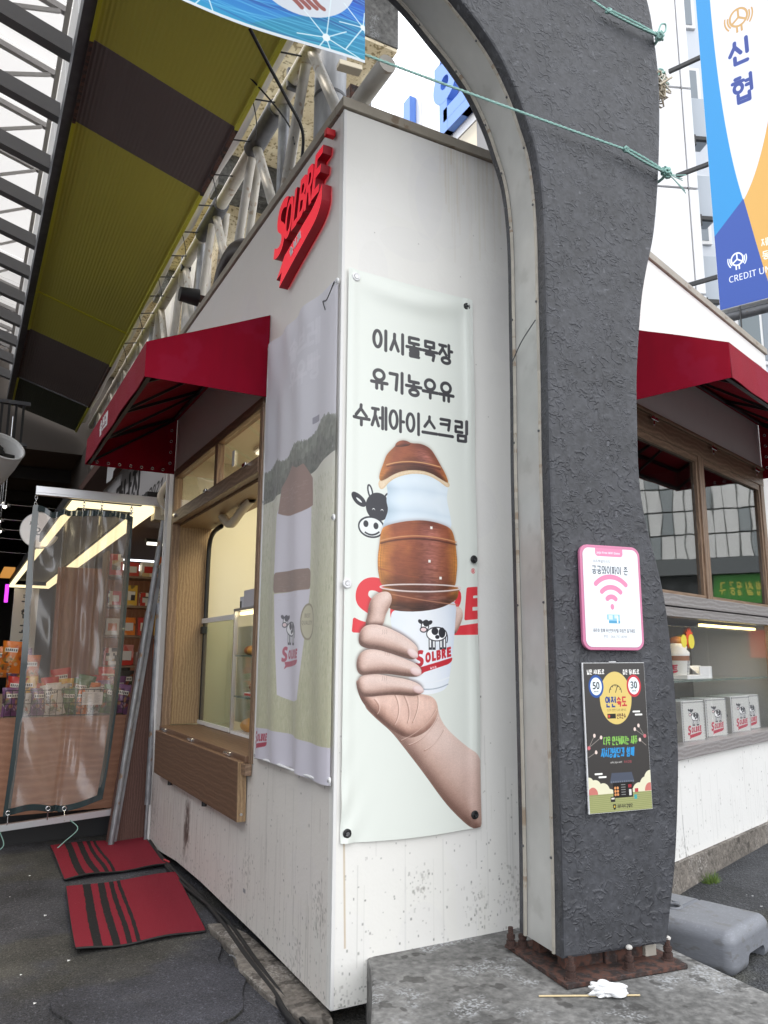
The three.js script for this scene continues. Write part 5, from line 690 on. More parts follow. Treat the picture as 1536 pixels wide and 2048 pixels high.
{ // market hall deeper in, with lamps; its gloom is partly put into dark colours
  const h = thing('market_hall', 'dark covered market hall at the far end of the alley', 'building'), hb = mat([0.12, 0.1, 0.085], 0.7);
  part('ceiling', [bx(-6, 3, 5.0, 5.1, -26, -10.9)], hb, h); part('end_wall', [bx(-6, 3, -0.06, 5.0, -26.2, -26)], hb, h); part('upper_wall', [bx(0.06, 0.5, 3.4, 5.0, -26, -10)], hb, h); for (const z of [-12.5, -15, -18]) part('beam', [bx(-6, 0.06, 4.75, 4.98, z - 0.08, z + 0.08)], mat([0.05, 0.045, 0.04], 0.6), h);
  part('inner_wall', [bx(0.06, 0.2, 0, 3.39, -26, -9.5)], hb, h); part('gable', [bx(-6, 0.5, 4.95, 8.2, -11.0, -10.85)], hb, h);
  const pend = thing('pendant_lamp', 'small shiny pendant lamp in the dark alley at the left edge', 'lamp', [-1.15, 3.61, -9], 0, 'shiny pendant lamps in the alley'); part('shade', [lathe([[0.012, 0.07], [0.05, 0.05], [0.085, 0.0], [0.08, -0.005]], 20)], m.chrome, pend); part('rod', [bar([0, 0.07, 0], [0, 1.35, 0], 0.006)], m.chrome, pend); part('arm', [bar([0.05, 0.03, 0], [0.7, 0.02, 0.0], 0.006)], m.chrome, pend); part('bulb', [new THREE.SphereGeometry(0.03, 12, 8).translate(0, -0.005, 0)], lamp([1, 0.9, 0.8], 4), pend);
  for (const [x, y, z] of [[-1.2, 3.45, -9.4], [-1.16, 3.37, -9.9], [-1.3, 3.3, -10.4], [-1.22, 3.1, -10.6]]) { const c = pend.clone(); c.name = numbered('pendant_lamp'); c.position.set(x, y, z); scene.add(c); }
  const fan = thing('ventilation_fan', 'large round white fan housing hanging from the dark roof at the left edge', 'fan', [-1.33, 3.9, -7.0]); fan.rotation.set(0.9, 0.2, -0.3);
  part('drum', [lathe([[0.2, -0.35], [0.24, -0.1], [0.25, 0.12], [0.235, 0.14], [0.22, 0.1], [0.2, -0.3]], 40)], m.whitePaint, fan); part('rim', [new THREE.TorusGeometry(0.243, 0.014, 8, 40).rotateX(PI / 2).translate(0, 0.135, 0)], m.white, fan); part('hub', [new THREE.CylinderGeometry(0.05, 0.05, 0.1, 16).translate(0, 0.0, 0)], m.black, fan); for (let i = 0; i < 5; i++) part('blade', [box(0.16, 0.006, 0.07, 0.11, 0, 0, 0, [0.4, 0, 0]).rotateY(i * PI * 0.4)], m.black, fan);
  const cage = thing('hanging_rack', 'dark slatted rack hanging over the fan at the left edge', 'rack', [-1.3, 4.2, -7.6]); for (let i = 0; i < 6; i++) part('slat', [bx(-0.22 + i * 0.085, -0.19 + i * 0.085, 0, 0.55, -0.02, 0.02)], m.black, cage); part('rail', [bx(-0.26, 0.3, -0.02, 0.02, -0.04, 0.04)], m.galvDark, cage); part('rail', [bx(-0.26, 0.3, 0.53, 0.58, -0.04, 0.04)], m.galvDark, cage);
}

// ------------------------------------------------------------------ mats, cables, litter on the alley floor
{
  const mm = canvasTex(512, 768, (c, w, h) => { c.fillStyle = '#92182f'; c.fillRect(0, 0, w, h); const r = rng(6); c.fillStyle = '#1d1b1d'; for (const [a, b] of [[0.13, 0.2], [0.265, 0.325], [0.37, 0.41], [0.445, 0.475]]) { c.beginPath(); for (let i = 0; i <= 30; i++) c.lineTo(w * a + 4 * Math.sin(i * 0.15 + a * 9) + r() * 3, h * i / 30); for (let i = 30; i >= 0; i--) c.lineTo(w * b + 4 * Math.sin(i * 0.15 + a * 9) + r() * 3, h * i / 30); c.fill(); }
    for (let i = 0; i < 9000; i++) { c.fillStyle = `rgba(${r() < 0.5 ? '40,8,16' : '190,70,84'},.13)`; c.fillRect(r() * w, r() * h, 2, 2); } for (let i = 0; i < 40; i++) { c.fillStyle = 'rgba(220,200,190,.6)'; c.fillRect(r() * w, r() * h, 2, 2); } });
  const mk = mat('#fff', 0.95, { map: mm, bumpMap: matB, bumpScale: 0.004 });
  const mk2 = (label, q, ph) => { const o = thing('door_mat', label, 'mat', [0, 0, 0], 0, 'red striped door mats'); const P = (u, v, s) => { const l = (a, b, t) => a + (b - a) * t; const A = [l(q[0][0], q[3][0], u), l(q[0][1], q[3][1], u)], B = [l(q[1][0], q[2][0], u), l(q[1][1], q[2][1], u)]; const yy = -0.05 + 0.02 * smooth(-1.4, -3.6, l(A[1], B[1], v)) + 0.006 * Math.sin(u * 7 + v * 5 + ph) + 0.01 * Math.pow(v, 8) * Math.sin(u * 9 + ph); return [l(A[0], B[0], v), yy + s, l(A[1], B[1], v)]; };
    const top = grid(40, 30, (u, v) => P(u, 1 - v, 0.008)); part('pile', [top], mk, o); const edge = []; for (const f of [(t) => P(t, 0, 0.002), (t) => P(t, 1, 0.002), (t) => P(0, t, 0.002), (t) => P(1, t, 0.002)]) edge.push(tube(Array.from({ length: 14 }, (_, i) => f(i / 13)), 0.006, 30, 6)); part('rubber_edge', edge, m.rubber, o); };
  mk2('red door mat with black stripes farther from the viewer, by the leaning plank', [[-0.75, -3.82], [-0.755, -2.79], [-0.04, -2.86], [-0.015, -3.82]], 0);
  mk2('red door mat with black stripes nearer the viewer, its front edge ragged', [[-0.77, -2.57], [-0.857, -1.375], [-0.16, -1.37], [-0.03, -2.6]], 2);
  solo('cable', [tube([[-0.02, -0.03, -3.66], [-0.03, -0.04, -2.7], [-0.02, -0.045, -1.95], [-0.045, -0.045, -1.38], [-0.085, -0.045, -0.85], [-0.11, -0.05, -0.39], [-0.14, -0.05, -0.1], [-0.13, -0.06, 0.5]], 0.016, 120, 10)], m.rubber, 'thick black cable lying along the foot of the alley wall', 'cable');
  solo('cable', [tube([[-0.005, -0.02, -3.6], [-0.055, -0.045, -2.6], [-0.035, -0.04, -1.9], [-0.01, -0.04, -1.45], [-0.06, -0.04, -0.8], [-0.085, -0.05, -0.3], [-0.1, -0.06, 0.5]], 0.012, 120, 10)], m.rubber, 'thinner black cable running beside the thick one at the wall foot', 'cable');
  solo('red_clip', [box(0.015, 0.012, 0.09, -0.03, -0.02, -2.9, 0.004, [0, 0.2, 0])], mat([0.5, 0.05, 0.06], 0.5), 'small red plastic piece on the cables by the far mat', 'clip');
  const hs = lathe(Array.from({ length: 60 }, (_, i) => [0.02 + 0.0035 * (i % 2), -0.14 + i * 0.0035]), 14); solo('drain_hose', [hs.translate(0.06, 0, -0.32)], m.white, 'white ribbed drain hose poking out under the shop corner', 'hose');
  solo('wire_piece', [tube([[-0.15, -0.05, -0.95], [-0.14, -0.045, -0.9], [-0.13, -0.05, -0.5]], 0.004, 12, 5)], m.galv, 'thin bare wire lying on the concrete edge by the cables', 'wire');
  const r = rng(77); for (let i = 0; i < 34; i++) { const w = 0.004 + r() * 0.008; let x, z, y; if (i < 20) { x = -1.5 + r() * 1.35; z = -3.4 + r() * 3.4; y = -0.058 + 0.02 * smooth(-1.4, -3.6, z); } else { x = 1.9 + r() * 2.2; z = -0.4 + r() * 1.1; y = 0.036 + 0.035 * Math.max(0, x - 1.5); if (z < -(x - 1.5) * 0.325 + 0.12) z += 0.5; } solo('paper_scrap', [new THREE.TetrahedronGeometry(w, 0).scale(1.3, 0.5, 1).translate(x, y + 0.004, z)], m.white, i < 20 ? 'tiny pale scrap lying on the alley asphalt' : 'tiny pale scrap lying on the pavement right of the pillar', 'litter', i < 20 ? 'pale scraps on the alley asphalt' : 'pale scraps on the right pavement'); }
}
{ // skewer and tissue by the base plate
  const a = [0.59, 0.184, 0.675], b = [0.95, 0.184, 0.855]; solo('skewer', [bar(a, b, 0.0035, 0.0035, 8)], mat([0.6, 0.48, 0.28], 0.7), 'thin wooden skewer lying on the concrete before the base plate', 'skewer');
  const g = new THREE.IcosahedronGeometry(1, 14), p = g.attributes.position; for (let i = 0; i < p.count; i++) { const v = new V3(p.getX(i), p.getY(i), p.getZ(i)); const k = 0.55 + 0.55 * fbm(v.x * 0.35 + 3.1 + v.z * 0.2, v.y * 0.3 + 1.7 - v.z * 0.3, 4, 1, 9) + 0.45 * Math.abs(fbm(v.x * 0.4 + 5 + v.z * 0.5, v.y * 0.5 + 2 - v.z * 0.3, 5, 1, 13) - 0.5) * 2; p.setXYZ(i, v.x * k * 0.075, Math.max(-0.006, v.y * k * 0.036 + 0.006), v.z * k * 0.036); } g.computeVertexNormals(); g.rotateY(-0.45); solo('tissue', [g.translate(0.845, 0.191, 0.79)], m.white, 'crumpled white tissue resting on the wooden skewer', 'tissue');
}
{ // grey plastic parasol base
  const { Brush, Evaluator, SUBTRACTION } = await import('three-bvh-csg'); const ev = new Evaluator(); ev.attributes = ['position', 'normal', 'uv'];
  const B = (g) => { const b = new Brush(g); b.updateMatrixWorld(); return b; }; let body = B(new RoundedBoxGeometry(0.47, 0.2, 0.66, 5, 0.055).translate(0, 0.1, 0));
  for (const g of [new RoundedBoxGeometry(0.2, 0.16, 0.2, 3, 0.03).translate(0.03, 0.0, 0.33), new RoundedBoxGeometry(0.2, 0.16, 0.28, 3, 0.03).translate(0.26, -0.01, 0.06), new RoundedBoxGeometry(0.2, 0.14, 0.3, 3, 0.03).translate(-0.26, -0.02, 0), new THREE.CylinderGeometry(0.042, 0.042, 0.3, 24).translate(-0.03, 0.2, -0.06), new RoundedBoxGeometry(0.5, 0.028, 0.03, 3, 0.013).translate(0.2, 0.2, -0.02), new RoundedBoxGeometry(0.03, 0.5, 0.03, 3, 0.013).translate(0.238, 0.2, -0.02)]) body = ev.evaluate(body, B(g), SUBTRACTION);
  const o = thing('parasol_base', 'grey moulded plastic parasol base lying behind the arch pillar', 'parasol base', [1.86, 0.036, 0.3], TR - 0.04); part('body', [body.geometry.clone()], m.plastic, o); part('hole_rim', [new THREE.TorusGeometry(0.046, 0.008, 8, 28).rotateX(PI / 2).translate(-0.03, 0.2, -0.06)], m.plastic, o); part('cap', [new THREE.CylinderGeometry(0.018, 0.02, 0.012, 16).translate(0.05, 0.203, -0.08)], m.plastic, o);
}
{ // weeds at the footing
  const r = rng(31), g = []; for (let i = 0; i < 90; i++) { const a = r() * 6.28, l = 0.03 + r() * 0.06, d = r() * 0.05, b = new THREE.BufferGeometry(), w = 0.004, x = Math.cos(a) * d, z = Math.sin(a) * d * 0.6, t = 0.03 * r(); b.setAttribute('position', new THREE.Float32BufferAttribute([x - w, 0, z, x + w, 0, z + w, x + Math.cos(a) * (d + t), l, z + Math.sin(a) * t], 3)); b.computeVertexNormals(); g.push(b); }
  const o = solo('weed', g, mat([0.1, 0.16, 0.03], 0.8, { side: THREE.DoubleSide }), 'small tuft of green weed at the foot of the right wall', 'weed', null, [2.82, 0.07, -0.33]); o.userData.kind = 'stuff';
}

// ------------------------------------------------------------------ blue cloth overhead, ropes
const arch = (x, y, z) => { const v = new V3(x, y, z).applyAxisAngle(new V3(0, 1, 0), AR); return [0.769 + v.x, v.y, 0.621 + v.z]; };
{
  const bm = canvasTex(1200, 480, (c, w, h) => {
    const g = c.createLinearGradient(0, 0, 0, h); g.addColorStop(0, '#123fae'); g.addColorStop(0.75, '#1663d2'); g.addColorStop(0.93, '#1c8cd4'); g.addColorStop(1, '#16a0c8'); c.fillStyle = g; c.fillRect(0, 0, w, h); const r = rng(8);
    c.fillStyle = 'rgba(28,70,170,.75)'; c.beginPath(); c.ellipse(1120, 150, 260, 190, 0.3, 0, 2 * PI); c.fill(); c.fillStyle = 'rgba(24,140,160,.55)'; c.beginPath(); c.ellipse(1150, 470, 230, 70, -0.25, 0, 2 * PI); c.fill();
    for (let i = 0; i < 130; i++) { c.strokeStyle = `rgba(${i % 3 ? '120,210,245' : '10,40,130'},${0.2 + r() * 0.25})`; c.lineWidth = 1.5 + r() * 2; const y = r() * h; c.beginPath(); c.moveTo(0, y); for (let x = 0; x <= w; x += 40) c.lineTo(x, y + 6 * Math.sin(x * 0.02 + i) + (x - 600) * 0.015); c.stroke(); }
    c.fillStyle = '#dfe6ee'; c.beginPath(); c.ellipse(1062, 308, 117, 113, 0, 0, 2 * PI); c.fill(); c.strokeStyle = '#a05a54'; c.lineWidth = 9; c.lineCap = 'round'; for (let i = 0; i < 4; i++) { c.beginPath(); c.moveTo(1036 + i * 18, 384 - i * 2); c.quadraticCurveTo(1050 + i * 17, 390, 1066 + i * 15, 404 - i * 4); c.stroke(); }
    const star = (x, y, s) => { for (let i = 0; i < 7; i++) { const a = i * 0.9 + 0.3, l = s * (0.5 + r()); c.strokeStyle = 'rgba(235,250,255,.9)'; c.lineWidth = 2.6; c.beginPath(); c.moveTo(x, y); c.lineTo(x + Math.cos(a) * l, y + Math.sin(a) * l); c.stroke(); } c.fillStyle = '#f4fcff'; c.beginPath(); c.arc(x, y, s * 0.13, 0, 2 * PI); c.fill(); }; star(1118, 452, 62); star(1196, 400, 50); star(880, 440, 40); star(930, 300, 46); star(700, 410, 50);
    c.strokeStyle = '#e8eef2'; c.lineWidth = 7; c.beginPath(); c.moveTo(0, h - 3); c.lineTo(w, h - 3); c.stroke(); });
  const b = thing('street_banner', 'blue cloth banner with white round emblem stretched across the top', 'banner', [0.769, 0, 0.621], AR);
  part('cloth', [grid(50, 12, (u, v) => { const x = -3.6 + u * 2.667, y = 4.15 + 0.085 * (-0.933 - x); return [x, y + v * 1.1, 0.04 + 0.02 * Math.sin(u * 14 + v * 4) * (0.4 + 0.6 * (1 - v))]; })], mat([0.8, 0.8, 0.8], 0.6, { map: bm }), b);
  part('corner_batten', [bx(-1.05, -0.94, 4.12, 4.146, 0.0, 0.05, 0.004)], m.cream, b); part('eyelet', [new THREE.TorusGeometry(0.012, 0.004, 6, 14).translate(-0.955, 4.205, 0.05)], m.chrome, b);
}
function twist(a, b, r, sag) { const gs = [], A = new V3(...a), Bv = new V3(...b), n = Math.ceil(A.distanceTo(Bv) / 0.012); for (let s = 0; s < 3; s++) { const p = []; for (let i = 0; i <= n; i++) { const t = i / n, q = A.clone().lerp(Bv, t), k = i * 0.9 + s * 2.094; p.push([q.x + Math.cos(k) * r * 0.6, q.y + Math.sin(k) * r * 0.6 - sag * 4 * t * (1 - t), q.z + Math.cos(k) * r * 0.3]); } gs.push(tube(p, r * 0.62, n * 2, 5)); } return gs; }
function knot(c, s, seed, n = 7) { const r = rng(seed), g = []; for (let i = 0; i < n; i++) { const p = []; for (let k = 0; k < 6; k++) { const v = new V3(r() - 0.5, r() - 0.5, r() - 0.5).normalize().multiplyScalar(s * (0.6 + r() * 0.5)); p.push([c[0] + v.x, c[1] + v.y, c[2] + v.z * 0.8]); } g.push(tube(p, 0.006, 30, 5)); } return g; }
{
  const ropeT = (name, label, a, j, b, kseed) => { const o = thing(name, label, 'rope', [0, 0, 0], 0); part('strand', twist(a, j, 0.006, 0.004), m.rope, o); const d = [[0, 0.012], [0.006, -0.01], [-0.004, 0.0]]; for (const [dz, dy] of d) part('doubled_strand', twist([j[0], j[1] + dy, j[2] + dz], [b[0], b[1] + dy * 0.5, b[2] + dz], 0.0055, 0.006 * (dy > 0 ? -1 : 1)), m.rope, o); part('knot', knot(j, 0.016, kseed, 5), m.rope, o); part('knot', knot([b[0] + 0.012, b[1], b[2]], 0.03, kseed + 1, 9), m.rope, o); part('wrap', [tube([[b[0], b[1], b[2]], [b[0] + 0.03, b[1] - 0.005, b[2] - 0.05], [b[0] + 0.02, b[1] - 0.01, b[2] - 0.2], [b[0], b[1] - 0.01, b[2] - 0.42]], 0.008, 24, 6)], m.rope, o); return o; };
  const e1 = [1.529, 4.04, 0.757], e2 = [1.545, 4.88, 0.758]; const o = ropeT('rope', 'lower pale green rope tying the blue banner corner to the pillar', arch(-0.95, 4.205, 0.05), [1.27, 4.1, 0.733], e1, 3);
  const r = rng(5), fr = []; for (let i = 0; i < 6; i++) { const a = r() * 1.6 - 0.9; fr.push(tube([[e1[0] + 0.02, e1[1], e1[2]], [e1[0] + 0.06 + r() * 0.02, e1[1] - 0.02 + a * 0.03, e1[2] + 0.01], [e1[0] + 0.1 + r() * 0.05, e1[1] + a * 0.08 - 0.03, e1[2] + r() * 0.03]], 0.003, 12, 4)); } part('frayed_end', fr, m.rope, o);
  const o2 = ropeT('rope', 'upper pale green rope crossing the dark pillar to a knot', arch(-1.2, 5.45, 0.05), [1.22, 4.92, 0.72], e2, 13); part('loop', [tube([[e2[0], e2[1], e2[2]], [e2[0] + 0.03, e2[1] + 0.08, e2[2]], [e2[0] + 0.07, e2[1] + 0.1, e2[2]], [e2[0] + 0.06, e2[1] + 0.05, e2[2]], [e2[0] + 0.01, e2[1] + 0.01, e2[2]]], 0.005, 30, 5)], m.rope, o2);
  const t = thing('rope_tangle', 'tangled bundle of frayed tan and green rope ends on the pillar right edge', 'rope', [1.59, 4.68, 0.66]); const q = rng(19), mk = (n, s, seed, c) => { const rr = rng(seed), g = []; for (let i = 0; i < n; i++) { const p = [[c[0] - 0.05, c[1] + (rr() - 0.5) * 0.08, (rr() - 0.5) * 0.06]]; for (let k = 0; k < 5; k++) p.push([c[0] + (rr() - 0.4) * s, c[1] + (rr() - 0.55) * s, (rr() - 0.5) * s * 0.8]); g.push(tube(p, 0.0035 + rr() * 0.003, 24, 4)); } return g; };
  part('tan_strands', mk(26, 0.17, 21, [0, -0.03, 0]), m.ropeTan, t); part('pale_strands', mk(14, 0.15, 25, [0.0, 0.0, 0]), mat([0.7, 0.66, 0.58], 0.9), t); part('green_strands', mk(16, 0.11, 23, [0.04, 0.04, 0.02]), m.rope, t);
}

// ------------------------------------------------------------------ contents of the shop
{ // glass case by the service window
  const c = thing('glass_case', 'low aluminium framed glass screen behind the service window', 'glass case', [0.3, 0, 0]);
  part('frame', [bx(-0.012, 0.012, 0.93, 1.8, -3.5, -3.46), bx(-0.012, 0.012, 1.77, 1.81, -3.46, -2.52), bx(-0.012, 0.012, 0.93, 0.96, -3.46, -2.52)], m.trimWhite, c); part('glass', [bx(-0.004, 0.004, 0.961, 1.769, -3.459, -2.521)], mat([0.84, 0.89, 0.82], 0.04, { transmission: 0.95, thickness: 0 }), c); part('backing', [bx(0.35, 0.36, 0.93, 1.75, -3.5, -2.5)], mat([0.56, 0.57, 0.48], 0.6), c);
  const d = thing('pastry_cabinet', 'lit glass pastry cabinet with shelves just inside the service window', 'cabinet', [0.3, 0, 0]);
  const gl = m.glass; part('glass_side', [bx(-0.004, 0.004, 0.93, 1.83, -2.5, -1.15)], gl, d); part('glass_end', [bx(0.005, 0.55, 0.93, 1.83, -2.504, -2.498)], gl, d); part('top', [bx(-0.01, 0.56, 1.831, 1.85, -2.51, -1.14)], m.steelPlain, d); for (const y of [1.49, 1.19]) part('shelf', [bx(0.01, 0.54, y, y + 0.012, -2.49, -1.15)], mat([0.5, 0.62, 0.58], 0.05, { transmission: 0.8, thickness: 0 }), d); part('floor', [bx(-0.005, 0.55, 0.926, 0.945, -2.49, -1.15)], m.white, d); part('post', [bx(-0.006, 0.02, 0.946, 1.83, -2.512, -2.492)], m.alu, d); part('back', [bx(0.55, 0.556, 0.93, 1.83, -2.5, -1.15)], mat([0.42, 0.44, 0.4], 0.4), d);
  part('light_strip', [bx(0.02, 0.05, 1.8, 1.825, -2.45, -1.2)], lamp([1, 0.8, 0.45], 3), d); areaLight(0.04, 1.2, [0.1, 1.795, -1.8], [0.1, 0, -1.8], [1, 0.82, 0.5], 9, 'pastry_cabinet_strip');
  const bun = (x, y, z, s, k) => { const g = new THREE.SphereGeometry(s, 16, 10).scale(1, 0.7, 1.3); return solo('pastry', [g.translate(x, y + s * 0.6, z)], k, `${k === toast ? 'toasted brown' : 'golden'} pastry on the ${y > 1.4 ? 'top' : y > 1 ? 'middle' : 'bottom'} cabinet shelf, ${z < -2.3 ? 'deepest' : z < -2.18 ? 'middle one' : 'nearest'} of its shelf`, 'pastry', k === toast ? 'brown pastries in the cabinet' : 'golden pastries in the cabinet'); }; const toast = mat([0.32, 0.11, 0.03], 0.5), gold = mat([0.6, 0.3, 0.06], 0.5);
  for (const [x, y, z, s, k] of [[0.4, 1.502, -2.38, 0.055, toast], [0.38, 1.502, -2.25, 0.055, gold], [0.4, 1.502, -2.1, 0.055, toast], [0.4, 1.234, -2.22, 0.06, toast], [0.4, 0.946, -2.34, 0.075, gold], [0.42, 0.946, -2.12, 0.07, gold]]) bun(x, y, z, s, k);
  const tray = thing('tray', 'red and white paper tray on the middle glass shelf', 'tray', [0.36, 1.203, -2.2]); part('base', [bx(-0.03, 0.14, 0, 0.03, -0.12, 0.25, 0.006)], m.white, tray); part('red_print', [bx(-0.032, -0.0301, 0.008, 0.024, -0.1, 0.22)], m.signRed, tray);
  const cone = thing('cone_stand', 'bread cones in printed sleeves standing on top of the pastry cabinet', 'cone stand', [0.4, 1.851, -2.2]); part('stand', [bx(-0.09, 0.14, 0, 0.13, -0.14, 0.2, 0.004)], mat([0.55, 0.53, 0.56], 0.6), cone); for (const [z, x] of [[0, 0], [0.1, 0.04]]) { part('sleeve', [lathe([[0.035, 0.13], [0.055, 0.3], [0.05, 0.3]], 16).translate(x, 0, z)], m.white, cone); part('bread', [new THREE.SphereGeometry(0.055, 14, 10).scale(1, 0.8, 1).translate(x, 0.32, z)], toast, cone); }
  const bxm = canvasTex(128, 128, (c) => { c.fillStyle = '#cfcfd4'; c.fillRect(0, 0, 128, 128); c.fillStyle = '#4a4e58'; const q = rng(2); for (let i = 0; i < 30; i++) c.fillRect(8 + (i % 5) * 24, 8 + Math.floor(i / 5) * 20, 6 + q() * 12, 10); }); solo('printed_box', [bx(0.32, 0.42, 1.851, 1.94, -2.46, -2.3, 0.003)], mat('#fff', 0.6, { map: bxm }), 'small white box with grey print on the cabinet corner', 'box');
  const clamp2 = thing('ceiling_light', 'ceiling light panel inside the shop above the service window', 'light', [0.95, 3.2, -2.0]); part('diffuser', [bx(-0.4, 0.4, 0, 0.02, -0.9, 0.9, 0.004)], lamp([1, 0.9, 0.62], 1.6), clamp2); part('frame', [bx(-0.42, 0.42, 0.021, 0.045, -0.92, 0.92)], m.white, clamp2); areaLight(0.8, 1.8, [0.95, 3.19, -2.0], [0.95, 0, -2.0], [1, 0.9, 0.62], 6.5, 'shop_ceiling_light');
}
{ // display zone behind the right window; local x along the wall, z out of the wall
  const D = thing('display_case', 'lit display case with glass shelf in the window right of the pillar', 'display case', [1.5, 0, 0], TR);
  part('floor', [bx(0.66, 3.2, 0.9, 0.92, -0.7, -0.06)], m.greyWood, D); part('shelf', [bx(0.66, 3.2, 1.33, 1.345, -0.55, -0.05)], mat([0.62, 0.72, 0.68], 0.05, { transmission: 0.8, thickness: 0 }), D); part('back', [bx(0.66, 3.2, 0.92, 1.77, -0.72, -0.7)], mat([0.13, 0.12, 0.11], 0.25), D); part('top', [bx(0.66, 3.2, 1.78, 1.8, -0.7, -0.06)], m.dark, D); part('side', [bx(0.64, 0.66, 0.9, 1.8, -0.7, -0.06)], mat([0.3, 0.3, 0.3], 0.5), D);
  part('light_strip', [bx(2.0, 3.15, 1.73, 1.75, -0.14, -0.11)], lamp([1, 0.78, 0.3], 4), D); { const v = new V3(2.0, 1.72, -0.12).applyAxisAngle(new V3(0, 1, 0), TR); const L = new THREE.RectAreaLight(0xffffff, 8, 2.2, 0.03); L.color.setRGB(1, 0.82, 0.45); L.position.set(1.5 + v.x, v.y, v.z); L.rotation.set(-PI / 2, 0, TR, 'YXZ'); L.rotation.order = 'YXZ'; L.rotation.set(-PI / 2, TR, 0); L.name = 'display_strip_light'; scene.add(L); }
  const loc = (x, y, z) => { const v = new V3(x, y, z).applyAxisAngle(new V3(0, 1, 0), TR); return [1.5 + v.x, v.y, v.z]; };
  const boxMap = canvasTex(256, 256, (c, w) => { c.fillStyle = '#d3d3cf'; c.fillRect(0, 0, w, w); c.fillStyle = '#41434a'; for (let i = 0; i < 26; i++) { c.fillRect(i * 10, 2, 5, 9); c.fillRect(i * 10, 245, 5, 9); c.fillRect(2, i * 10, 9, 5); c.fillRect(245, i * 10, 9, 5); } cow(c, 62, 34, 130, '#33343a'); solbre(c, 50, 206, 160, '#bd2a44', false); }), sideMap = canvasTex(256, 256, (c, w) => { c.fillStyle = '#a9a6a0'; c.fillRect(0, 0, w, w); c.fillStyle = '#4a4a50'; for (let i = 0; i < 9; i++) { c.fillRect(30 + i * 22, 220 - i * 12, 12, 14); } cow(c, 76, 90, 90, '#3a3a40'); });
  const fm = mat('#fff', 0.4, { map: boxMap }), smm = mat('#fff', 0.5, { map: sideMap }), top = m.white;
  [[1.62, -0.16], [2.06, -0.17], [2.56, -0.17], [2.86, -0.2]].forEach(([x, z], i) => { const b = thing('gift_box', ['white gift box with cow print and red lettering, nearest the pillar', 'white gift box with cow print, second from the pillar', 'white gift box with cow print, third from the pillar', 'white gift box with cow print, farthest from the pillar'][i], 'gift box', loc(x, 0.921, z), TR - 0.12, 'printed gift boxes in the display window'); const w = 0.3, h = 0.28, d = 0.2; part('carton', [bx(-w / 2, w / 2, 0, h, -d / 2, d / 2, 0.003)], top, b); part('front_print', [new THREE.PlaneGeometry(w - 0.006, h - 0.006).translate(0, h / 2, d / 2 + 0.002)], fm, b); part('side_print', [new THREE.PlaneGeometry(d - 0.006, h - 0.006).rotateY(-PI / 2).translate(-w / 2 - 0.002, h / 2, 0)], smm, b); });
  const cake = thing('cup_dessert', 'tall cream dessert in a printed white cup on the glass shelf', 'dessert', loc(1.72, 1.346, -0.2), TR); part('cup', [lathe([[0.075, 0.0], [0.09, 0.13], [0.085, 0.13]], 24)], mat('#fff', 0.4, { map: boxMap }), cake); part('sponge', [new THREE.CylinderGeometry(0.085, 0.085, 0.035, 24).translate(0, 0.148, 0)], mat([0.3, 0.12, 0.05], 0.6), cake); part('cream', [lathe([[0.088, 0.165], [0.09, 0.19], [0.07, 0.21], [0.075, 0.23], [0.05, 0.25], [0.0, 0.27]], 24)], m.white, cake); part('bread', [new THREE.SphereGeometry(0.06, 16, 10).scale(1.1, 0.6, 1).translate(0.02, 0.27, 0)], mat([0.45, 0.16, 0.04], 0.45), cake);
  const cake2 = thing('cup_dessert', 'second cream dessert cup farther behind on the glass shelf', 'dessert', loc(1.9, 1.346, -0.28), TR); for (const ch of cake.children) cake2.add(ch.clone());
  const stand = thing('card_stand', 'white folded card stand on the glass shelf before the desserts', 'card', loc(1.9, 1.346, -0.1), TR); part('panel', [bx(-0.02, 0.2, 0, 0.09, -0.01, 0, 0.002)], m.white, stand); part('panel', [box(0.22, 0.004, 0.1, 0.09, 0.06, -0.05, 0, [0.7, 0, 0])], m.white, stand); part('tray', [bx(-0.3, -0.03, 0, 0.03, -0.12, 0.02, 0.004)], m.white, stand);
  const st = thing('glass_sticker', 'red burst and yellow round stickers on the display glass', 'sticker', loc(0, 0, -0.012), TR); const star = new THREE.Shape(); for (let i = 0; i < 28; i++) { const a = i / 28 * 2 * PI, r = i % 2 ? 0.075 : 0.05; i ? star.lineTo(Math.cos(a) * r, Math.sin(a) * r) : star.moveTo(r, 0); } part('burst', [ext(star, 0.002).translate(1.51, 1.63, 0)], mat([0.65, 0.07, 0.02], 0.5), st); part('disc', [new THREE.CylinderGeometry(0.045, 0.045, 0.002, 24).rotateX(PI / 2).translate(1.41, 1.61, 0.002)], mat([0.7, 0.6, 0.06], 0.5), st); part('disc', [new THREE.CylinderGeometry(0.05, 0.05, 0.002, 24).rotateX(PI / 2).translate(1.53, 1.61, 0.004)], mat([0.7, 0.6, 0.06], 0.5), st);
  const ac = thing('grey_cabinet', 'pale grey louvred metal cabinet standing behind the upper right window', 'cabinet', loc(1.35, 0.9, -0.9), TR); part('body', [bx(-0.2, 0.75, 0.0, 1.42, -0.2, 0.2, 0.01)], mat([0.4, 0.42, 0.41], 0.5), ac); for (const x of [0.02, 0.4]) for (let i = 0; i < 4; i++) part('louvre', [box(0.2, 0.02, 0.02, x + 0.1, 1.15 + i * 0.05, 0.205, 0.004, [0.5, 0, 0])], m.insideGrey, ac);
